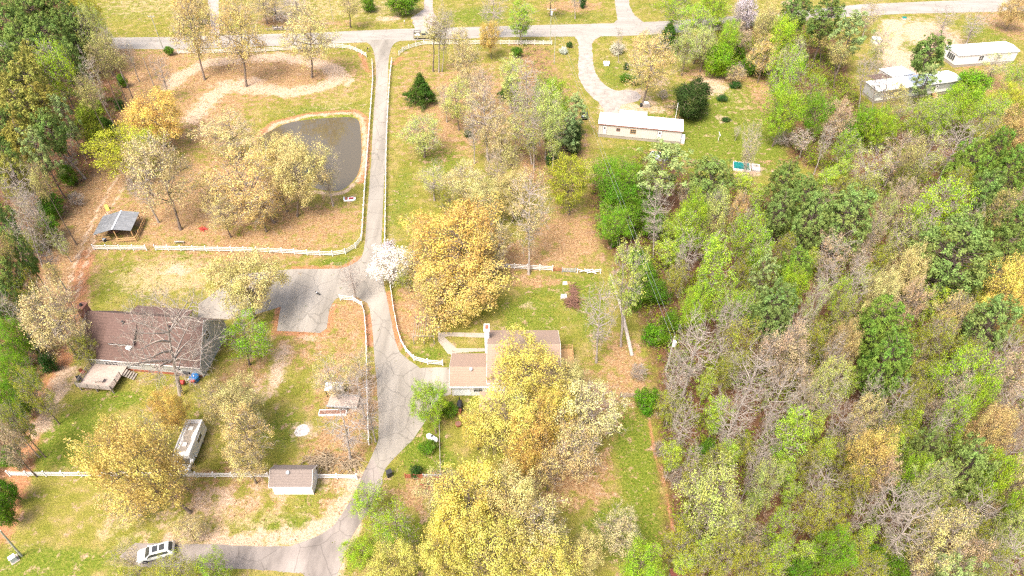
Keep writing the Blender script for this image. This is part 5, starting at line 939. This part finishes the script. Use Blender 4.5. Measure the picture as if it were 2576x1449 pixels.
# kind, crown centre x y, crown radius in px, height in metres ; an optional base pixel fixes the foot of the trunk
TREES = """
D 20 60 45 17;D 75 25 45 17;D 135 25 42 16;D 60 105 45 17;D 125 95 42 17;D 30 165 45 17;E 205 105 38 14;M 95 165 40 17;D 185 60 36 17;M 20 235 45 16;M 75 215 48 17;M 60 285 50 17;M 110 270 42 16;D 15 320 42 16;D 130 335 34 16;M 60 355 40 15;d 100 385 34 15;D 20 410 40 16;D 180 160 34 16
O 215 38 42 15;P 237 80 36 15;L 143 180 46 16;a 228 290 30 8;a 240 345 24 7;J 270 320 20 6;s 300 264 10 2.5;b 306 202 12 3.5;t 265 130 26 16;t 245 150 24 16;w 278 120 24 17;w 235 200 24 16;t 292 150 22 14;t 218 230 24 15;w 320 130 20 13;o 20 450 30 12
W 150 380 46 15 215 450;d 165 300 26 14;W 50 480 50 13;D 8 560 34 14;D 12 680 36 14;b 125 520 30 5;b 118 575 26 5;a 90 600 24 5;w 60 540 28 14 108 672;w 45 600 26 13 85 720;t 10 620 26 15 52 790;X 190 500 20 3;B 25 850 42 9;B 40 935 42 9;o 85 985 34 10;B 15 1010 38 9;s 118 912 18 4;o 45 1070 36 10;T 20 1120 34 10;b 10 1240 26 6;M 40 445 34 15;D 60 640 26 14;w 85 520 26 14;t 100 455 24 15;W 110 640 34 11;o 60 720 34 9;P 150 610 20 8;w 30 790 26 13;t 130 690 18 11;T 75 555 28 10;D 5 755 30 13;b 90 860 22 5;b 55 1020 24 5;w 20 1060 24 11;b 30 1150 22 5;b 8 1290 22 6;X 60 900 22 4;T 60 450 30 11;b 170 440 20 5;o 70 780 26 8
G 385 290 74 13;O 320 375 80 12;K 400 430 78 13 455 578;K 575 335 72 11;g 600 450 84 13 690 560;g 540 480 50 11;g 487 50 62 14 515 201;g 600 75 62 14 620 218;C 779 86 62 14 785 195;W 405 180 30 9 427 250;W 355 470 48 12 400 560;g 705 470 50 10
b 425 127 8 2.5;Z 696 20 60 10 697 50;W 748 8 40 8 750 26;t 880 10 28 13 882 69;b 925 8 18 5 926 30;b 1015 5 34 7;G 470 8 40 12;g 660 8 40 10;w 1450 -5 20 10
t 1095 70 28 13 1090 180;w 1110 70 28 12 1104 182;w 1125 80 18 11 1112 181;g 1160 100 30 9;G 1232 90 30 8 1236 148;W 1240 30 46 13;g 1170 150 40 10 1186 216;J 1058 222 31 7 1060 262;P 1062 335 58 10;K 1218 290 62 12 1228 403;J 1278 222 18 6;s 1178 336 10 1.8;P 1088 450 46 9;C 1168 462 60 11;C 1225 500 45 11;K 1175 215 34 9
P 1150 250 44 13;K 1260 330 46 13;T 1215 215 40 12;p 1285 200 34 15;K 1120 250 30 10;p 1300 280 30 15;P 1345 330 36 12;T 1250 420 40 11;p 1395 330 30 14;w 1190 330 28 13;t 1290 400 28 14;o 1130 510 30 8
L 2310 300 36 10;L 2470 300 38 10;P 2270 270 30 10;t 2250 240 26 15;L 2560 190 30 9
C 700 385 62 11;C 755 425 60 11 748 545;K 820 430 44 11 838 518;g 650 520 46 10;g 560 540 40 9
l 1310 50 34 14 1311 112;p 1325 210 46 14;P 1320 310 48 15 1338 413;L 1385 245 46 11;p 1375 290 30 14 1372 402;w 1350 260 26 14 1358 366;d 1448 280 32 11;d 1422 330 34 11;j 1440 345 26 8;s 1390 400 16 4;O 1430 450 58 11 1432 540;b 1300 130 12 3
s 1465 7 9 3;V 1418 127 10 1.8;s 1433 112 8 1.6;V 1553 122 17 3;w 1558 100 12 7 1556 158;g 1640 150 62 14 1617 262;j 1740 250 44 9.5;J 1683 90 24 8;J 1645 92 5 1.2;s 1818 246 12 1.5;s 1826 300 10 1;s 1851 212 13 1.8;b 1573 195 14 2;b 1598 202 12 2;s 1576 167 6 2;X 1668 238 13 2.5
t 1383 8 26 13 1384 39;L 1700 20 44 13;L 1755 55 44 12;L 1795 15 40 12;P 1728 118 34 10;t 1760 100 30 13 1745 160;P 1775 110 32 10;B 1812 150 32 7;L 1790 145 24 6;L 1832 95 28 10;f 1878 25 28 8 1873 76;T 1860 95 30 8;b 1850 125 26 5;W 1848 40 26 9;b 1895 165 24 5;K 1850 185 24 5;t 1930 60 24 14
g 1925 135 34 10;X 1855 175 20 4;w 1855 330 12 4;K 1888 365 30 9 1868 465
B 1530 435 48 8;B 1582 445 44 8;b 1545 490 36 7;d 1668 425 62 14;E 1785 465 58 13;b 1600 500 40 7;B 1545 560 42 8;b 1590 555 36 7;b 1640 560 34 6;S 1547 607 14 2.5
D 2000 35 38 17;D 2080 50 44 18;d 2138 90 42 17;L 1960 100 46 13;C 1930 60 30 12;L 1975 190 48 14;P 1998 150 30 12;L 1972 275 44 12;X 1975 345 26 4;N 2018 350 33 7 2012 396;B 2058 285 38 10;b 2012 148 18 5;L 2045 230 28 9;t 2110 130 24 16 2097 232;t 2060 90 22 15 2062 165;w 2175 180 26 15 2160 275;w 2230 200 28 14 2215 298;w 2205 190 20 14 2190 300;P 2215 110 34 12;K 2190 35 32 12;D 2335 135 46 17 2290 245;d 2330 205 34 11;W 2380 45 36 10 2362 96;W 2455 60 40 10 2428 116
B 2180 305 32 8;L 2222 318 34 9;L 2415 265 46 10;L 2360 300 40 10;L 2500 282 36 9;P 2340 290 40 10;B 2447 212 36 7;P 2505 165 42 9;O 2540 250 42 9;R 2560 20 34 11;R 2562 325 44 11;o 2480 345 38 10;W 2408 365 46 12;T 2262 390 44 11;L 2135 375 36 9;P 2185 430 54 12;P 2330 395 44 12;e 2430 425 46 14;e 2540 440 46 14;e 2500 385 32 13;t 2300 380 26 13;T 2110 300 34 10;b 2140 330 26 5;w 2080 350 24 11
D 1975 455 44 14;E 1960 540 40 12;D 2025 500 40 14;E 2040 560 50 14;E 2130 555 64 15;T 2095 640 46 11;T 2200 585 26 10;P 2262 600 36 11;L 2360 530 76 13;E 2400 655 96 17;C 2290 682 42 11;C 2215 745 36 12;p 2155 735 30 12;W 2080 715 38 11;w 2150 690 26 12;T 2290 765 36 11;e 1992 690 42 12;E 1945 790 56 14;L 1990 725 28 10;P 2045 770 32 12;e 2212 835 60 14;e 2222 925 62 15;g 2392 800 40 11;E 2482 828 60 14;Y 2552 725 58 14;R 2120 872 32 11;T 1985 895 54 13;W 2092 905 32 12;L 2422 945 62 12;P 2080 965 44 12;W 2525 905 40 12;o 2350 860 44 11;o 2120 800 32 10;T 2545 950 44 11;D 2558 560 36 13;D 2540 625 40 13;G 2530 795 28 10;o 2305 640 26 9;b 2180 790 24 5;w 2325 580 26 12;D 2480 480 34 14;t 2520 520 26 14;o 2400 480 36 11;T 2270 500 34 10;P 2220 540 30 10;o 2160 480 34 9
K 1335 520 66 13 1330 690;L 1740 560 46 13;l 1720 600 30 12;P 1795 545 40 13;L 1872 590 46 13;l 1905 640 30 12;l 1790 690 46 16;L 1752 770 38 10;L 1830 765 38 11;W 1728 650 40 12;R 1862 525 18 9;W 1650 535 42 12 1643 652;q 1580 690 50 17 1562 872;W 1510 795 56 11 1500 912;S 1648 842 30 4;b 1625 690 28 5;b 1655 735 28 5;b 1600 745 26 5;b 1605 650 22 4;W 1748 885 74 14;W 1830 820 46 13;o 1862 870 48 11;o 1828 935 32 9;W 1695 930 36 10;X 1608 935 24 3;o 1700 700 28 8;L 1880 780 26 9;d 1920 690 30 12;b 1690 810 22 4
S 1625 1006 30 4;W 1890 955 66 14;W 1845 1060 60 13;W 1718 1070 44 12;l 1803 1045 32 9;P 1795 1260 78 14;K 1560 1335 58 9;L 1612 1420 58 9;P 1845 1320 44 11;o 1822 1395 48 10;w 1700 980 28 11;X 1700 1200 26 4;X 1660 1130 18 3;w 1740 1160 26 10;b 1780 1130 22 4;o 1750 1210 30 7;W 1930 1110 36 11
Y 1330 928 92 14;Y 1280 1060 90 13;G 1345 1080 70 13;C 1485 1035 92 13;K 1450 1130 70 11;G 1310 1150 50 10;Y 1200 1075 40 9;C 1430 960 46 11;Y 1400 1040 60 12
Y 1180 1270 100 14;C 1275 1255 80 14;C 1350 1340 84 14;Y 1245 1385 96 14;Y 1385 1420 74 12;Y 990 1425 66 10;Y 1120 1400 70 12;C 1475 1390 44 9;C 1115 1235 60 12
L 925 1255 46 7;L 992 1330 62 9;L 905 1385 34 6;L 1080 1008 44 6 1098 1090;b 1075 1125 18 2.2;s 1045 1185 14 2;b 1130 1030 20 3
G 335 1168 94 14 480 1290;g 615 1085 62 12;C 600 1015 58 11;g 545 1010 44 10;G 295 1110 50 11;G 425 1032 42 11;g 615 1155 50 10;g 330 1255 70 7;g 470 1330 40 5;K 385 1090 40 12;g 440 1180 44 9
o 452 1440 56 8;L 535 1428 36 7;K 318 1400 34 7;o 340 1470 50 8
W 872 1075 72 11 882 1155;W 900 985 58 11;K 835 950 58 10;K 905 920 40 9;W 930 1050 40 10
C 620 705 84 11 640 800;Z 425 845 125 15 455 992;K 130 800 78 11 200 905;K 195 830 50 10;o 205 880 30 8;H 622 850 62 8 628 918;F 985 660 48 7;f 975 632 24 5;W 885 700 42 10 895 758;G 1150 600 122 15;G 1145 735 112 14 1156 766;g 1235 610 60 13;C 1290 480 46 12;o 1022 700 24 5;g 1060 660 50 11;g 1080 740 50 10
W 1960 1005 58 13;l 1985 1105 48 12;P 2080 1000 48 12;C 2172 1045 28 10;W 2110 1065 34 11;G 2190 1150 54 12;T 2210 1190 40 10;E 2322 1140 34 11;E 2420 1185 58 13;L 2500 1205 40 11;C 2560 1210 42 12;R 2490 1085 44 11;L 2392 1062 42 11;L 2450 1000 40 10;W 2240 1275 58 12;W 2290 1320 70 14;P 2335 1235 46 12;C 2365 1365 62 13;W 2450 1290 42 11;B 2100 1390 44 9;L 1962 1335 34 10;L 1950 1415 42 10;o 2042 1290 48 10;W 2060 1225 42 10;P 2548 1335 42 11;W 2525 1405 58 11;b 2250 1430 30 5;d 2400 1445 44 11;L 2572 1285 34 10;T 2400 1000 36 11;W 2540 1020 44 11;o 2300 1010 34 10;W 2250 1020 34 12;w 2350 1090 24 11;T 2150 1110 30 10;o 2030 1170 32 9;P 1925 1220 36 11;W 2170 1290 34 10;o 2150 1210 32 9;b 2190 1400 26 5;o 2480 1430 40 9;T 2440 1400 36 9;b 2010 1440 30 6;L 2300 1200 26 9;W 1900 1180 32 11;o 1890 1420 36 9;W 2560 1120 34 11;T 2560 1080 30 10;o 2440 900 30 9;w 2180 1000 24 12;W 2000 830 34 11;T 1930 880 26 10;o 2050 860 32 9;D 2500 560 30 13;w 2440 570 22 12;T 2020 1010 30 10;L 2110 750 22 9
Y 1130 1330 60 12;C 1310 1290 60 12;g 1380 1180 40 9
"""
KIND['x'] = (['mid'], (.30, .34, .03), 'sapling', 'low olive sapling', 'tree'); KIND['y'] = (['upright'], (.34, .46, .05), 'sapling', 'young lime sapling', 'tree'); KIND['z'] = (['thin'], (.5, .38, .2), 'sapling', 'low tan sapling', 'tree')
KIND['H'] = (['mid'], (.22, .42, .02), 'green_tree', 'fresh bright green tree', 'tree')
KIND['N'] = (['upbare', 'bareshrub'], (.4, .3, .2), 'bare_tree', 'pinkish-brown pointed bare tree', 'tree')
ANCH = [("the brown-roofed house", 360, 850), ("the tan-roofed house", 1270, 910), ("the open barn", 290, 560), ("the pond", 830, 380), ("the small white shed", 737, 1210), ("the two-door white home", 1610, 325),
 ("the long grey-sided home", 2300, 220), ("the right-edge white home", 2480, 135), ("the teal tarp", 1862, 416), ("the lane mouth", 965, 120), ("the parking court", 790, 740), ("the burnt pile", 1440, 750),
 ("the motorhome", 495, 1115), ("the white car", 397, 1390), ("the red shed roof", 1720, 1435), ("the pickup truck", 1066, 88), ("the leaning dead trunk", 1560, 800), ("the fenced side yard", 1070, 1140),
 ("the widest round pine", 2400, 655), ("the twin bright pines", 2217, 880), ("the photo's bottom right corner", 2560, 1440), ("the photo's top right corner", 2560, 10), ("the photo's top left corner", 10, 10),
 ("the left edge's midpoint", 10, 724), ("the photo's bottom left corner", 10, 1440), ("the right edge's midpoint", 2570, 724), ("the bottom edge's midpoint", 1288, 1445), ("the grey flatbed trailer", 866, 1017),
 ("the gravel drive's curve", 1500, 210), ("the sandy loop track", 700, 190), ("the top edge's midpoint", 1288, 5), ("the ash heap", 760, 1083)]
DIRS = ['to the right of', 'to the upper right of', 'above', 'to the upper left of', 'to the left of', 'to the lower left of', 'below', 'to the lower right of']
ORD = ['nearest', 'second', 'third', 'fourth', 'fifth', 'sixth', 'seventh', 'eighth', 'ninth', 'tenth', 'eleventh', 'twelfth', 'thirteenth', 'fourteenth', 'fifteenth'] + ['nearest', 'second', 'third', 'fourth', 'fifth', 'sixth', 'seventh', 'eighth', 'ninth', 'tenth']
rows = []
for ln in TREES.strip().replace('\n', ';').split(';'):
    f = ln.split()
    if len(f) < 5: continue
    rows.append([f[0]] + [float(v) for v in f[1:]])
# young trees filling the gaps of the east wood
RS = random.Random(21); tries = 0
while tries < 4000 and sum(1 for q in rows if q[0] in 'xyz') < 70:
    tries += 1; cx, cy = RS.uniform(1660, 2570), RS.uniform(420, 1440); gxy = W(cx, cy)
    if not inside(np.array([gxy[0]]), np.array([gxy[1]]), EAST)[0]: continue
    if any(math.hypot(q[1] - cx, q[2] - cy) < (.85 * q[3] + 14) for q in rows): continue
    rows.append([RS.choice('xxyyz'), cx, cy, RS.uniform(18, 30), RS.uniform(6, 9)])
keys = {}
for i, r in enumerate(rows):
    k, cx, cy = r[0], r[1], r[2]
    nm, ax, ay = min(ANCH, key=lambda a: (a[1] - cx) ** 2 + (a[2] - cy) ** 2)
    if math.hypot(ax - cx, ay - cy) < 14: d = 'right at'
    else: d = DIRS[int(round(math.degrees(math.atan2(ay - cy, cx - ax)) / 45)) % 8]
    keys.setdefault((KIND[k][3], nm, d), []).append((math.hypot(ax - cx, ay - cy), i))
LAB = {}
for (w_, nm, d), lst in keys.items():
    lst.sort()
    for n, (_, i) in enumerate(lst): LAB[i] = f"{w_} {d} {nm}" if len(lst) == 1 else f"{ORD[n]} {w_} {d} {nm}"
GRP = {'pine': 'pines', 'cedar': 'cedars', 'tree': 'broadleaved trees', 'shrub': 'shrubs', 'bush': 'bushes'}
for i, r in enumerate(rows):
    k, cx, cy, rp, Ht = r[:5]; protos, colr, nm, words, cat = KIND[k]
    fam = protos[0] if (len(protos) == 1 or R.random() < .55) else protos[1]
    if k == 'B': fam = 'dense' if Ht > 7.5 else 'bush'
    if k == 'N': fam = 'upbare'
    g_ = W(cx, cy)[:2]; wood = len(r) == 5 and cat in ('tree', 'pine') and k not in 'xyz' and Ht > 6.5 and any(inside(np.array([g_[0]]), np.array([g_[1]]), q)[0] for q in (EAST, WEST, MID))
    if wood: Ht *= 1.28 if cat == 'tree' else 1.12
    tr, cr, Hp, Rp, zc = R.choice(PROTO[fam]); s = Ht / Hp
    if len(r) > 5:
        x, y, _ = W(r[5], r[6]); t_ = (724.5 - cy) / FPX       # the height its crown must have above its foot
        hc_ = HC - y * (SN - t_ * CS) / (CS + t_ * SN); s = min(max(hc_ / zc, s * .75), s * 1.6)
    else: x, y, _ = W(cx, cy, zc * s)
    rm = rp * mpp(cy, zc * s); sx = max(.35, min(rm / Rp, 2.2))
    o = thing(nm, LAB[i], cat, (x, y, -.02), R.uniform(0, 6.28), GRP[cat]); o.scale = (sx, sx * R.uniform(.94, 1.06), s)
    tk = link('trunk' if cat in ('tree', 'pine', 'cedar') else 'stems', tr, o); cw = link('crown' if cat in ('tree', 'pine', 'cedar') else 'foliage', cr, o)
    v = R.uniform(.9, 1.1); h = R.uniform(-.06, .06)
    cw.color = (min(1, colr[0] * v * (1 + h)), min(1, colr[1] * v), min(1, colr[2] * v * (1 - h)), 1)
    if len(r) > 5:
        # lean the tree so its crown sits where it stands over the place
        p = np.array(W(cx, cy, zc * s)); dx, dy = p[0] - x, p[1] - y; a = o.rotation_euler.z
        ln_ = min(math.hypot(dx, dy), zc * s * .28)
        if ln_ > .2:
            q = math.hypot(dx, dy); ax = (-dy / q, dx / q); th_ = math.asin(ln_ / (zc * s))
            import mathutils
            o.rotation_euler = (mathutils.Matrix.Rotation(th_, 3, (ax[0], ax[1], 0)) @ mathutils.Matrix.Rotation(a, 3, 'Z')).to_euler()

# ------------------------------------------------------------------ undergrowth: brush nobody could count
def brush(name, polys, n, label, twig, leafc, ls=.16, hmax=1.6, leaf_frac=.3, seed=3):
    global NR
    NR = np.random.default_rng(seed); pts = []
    for poly, k in polys:
        P = np.array(poly); lo, hi = P.min(0), P.max(0); lo = np.maximum(lo, [-190, 20]); hi = np.minimum(hi, [190, 240])
        c = NR.uniform(lo, hi, (k * 4, 2)); m_ = inside(c[:, 0], c[:, 1], poly); c = c[m_][:k]; pts.append(c)
    c = np.concatenate(pts); wv = np.sin(c[:, 0] * .31 + 1.3 * np.sin(c[:, 1] * .23)) + np.sin(c[:, 1] * .37 + 1.7 * np.sin(c[:, 0] * .19)); c = c[wv + NR.normal(size=len(c)) * .5 > -.5]
    m_ = 9; b0 = np.repeat(c, m_, 0) + NR.normal(size=(len(c) * m_, 2)) * .25; b0 = np.concatenate([b0, np.zeros((len(b0), 1))], 1)
    hgt = np.repeat(NR.uniform(.3, 1, len(c)) ** 1.5 * hmax, m_)[:, None]; d = NR.normal(size=(len(b0), 3)) * .55; d[:, 2] = NR.uniform(.5, 1.1, len(b0))
    b1 = b0 + d * hgt; v, q = tubes(np.concatenate([b0, b1, np.full((len(b0), 1), .022), np.full((len(b0), 1), .009)], 1), 3)
    P_ = [(v, q, 0)]
    lc = b1[NR.uniform(size=len(b1)) < leaf_frac]; lc = np.repeat(lc, 4, 0) + NR.normal(size=(len(lc) * 4, 3)) * .22; lc[:, 2] = np.abs(lc[:, 2]) + .05
    P_.append((*cards(lc, ls * 1.4, ls), 1)); v, q, mi = merge(P_); me = fast_mesh(name, v, q, [twig, 'leaf'], mi)
    o = link(name, me); o.color = (*leafc, 1); tag(o, label, 'undergrowth', None, 'stuff')
brush('undergrowth', [(EAST, 9000)], 0, 'grey-brown brush and saplings across the floor of the east wood', 'twig_brown', (.20, .24, .03), seed=3)
brush('undergrowth', [(EAST, 5200)], 0, 'patchy green low growth on the floor of the east wood', 'twig_brown', (.20, .27, .02), ls=.2, leaf_frac=1, hmax=2.2, seed=9)
brush('undergrowth', [(WEST, 3600)], 0, 'brush and green sprouts on the floor of the left wood', 'twig_brown', (.15, .22, .02), leaf_frac=.5, seed=4)
brush('undergrowth', [(MID, 500)], 0, 'thin weeds under the trees between the lane and the gravel drive', 'twig_brown', (.20, .26, .03), hmax=.8, seed=5)

# ------------------------------------------------------------------ loose leaves and grass tufts, far too many to count
def scatter(name, n, size, upright, label, colr, chan_w, seed):
    global NR
    NR = np.random.default_rng(seed); x = NR.uniform(-150, 160, n); y = NR.uniform(30, 235, n); keep = np.abs(x) < y * .78 + 12
    ix = np.clip(np.searchsorted(gx, x), 1, nc - 1); iy = np.clip(np.searchsorted(gy, y), 1, nr - 1); w = chan_w(za[iy, ix], zb[iy, ix])
    keep &= NR.uniform(size=n) < w; keep &= sdist(x, y, POND) < -.8
    for p in SHEETS: keep &= ~inside(x, y, p) | (NR.uniform(size=n) < .03)
    x, y = x[keep], y[keep]; m = len(x); c = np.stack([x, y, np.full(m, .05)], 1); c = np.repeat(c, 3, 0) + NR.normal(size=(3 * m, 3)) * np.array([.22, .22, .01]); c[:, 2] = np.abs(c[:, 2]) + (.05 if upright else 0)
    v, q = cards(c, size, size * (.5 if upright else .8), 0 if upright else 1.2); v[:, 2] = np.maximum(v[:, 2], .012)
    me = fast_mesh(name, v, q, ['leaf']); o = link(name, me); o.color = (*colr, 1); tag(o, label, name.replace('_', ' '), None, 'stuff')
scatter('fallen_leaves', 90000, .2, False, 'fallen tan oak leaves strewn under the yard trees', (.34, .21, .10), lambda a, b: .12 + .8 * a[:, 1] + .5 * b[:, 0], 31)
scatter('grass', 110000, .2, True, 'short green grass tufts on the lawns', (.14, .18, .02), lambda a, b: .25 + .6 * a[:, 0] - .8 * b[:, 0] - .5 * a[:, 1] - a[:, 2], 32)
scatter('dry_grass', 60000, .2, True, 'straw-coloured dry grass tufts through the lawns', (.40, .31, .14), lambda a, b: .4 - .2 * a[:, 0] - .6 * b[:, 0] + .3 * b[:, 1] - a[:, 2], 33)
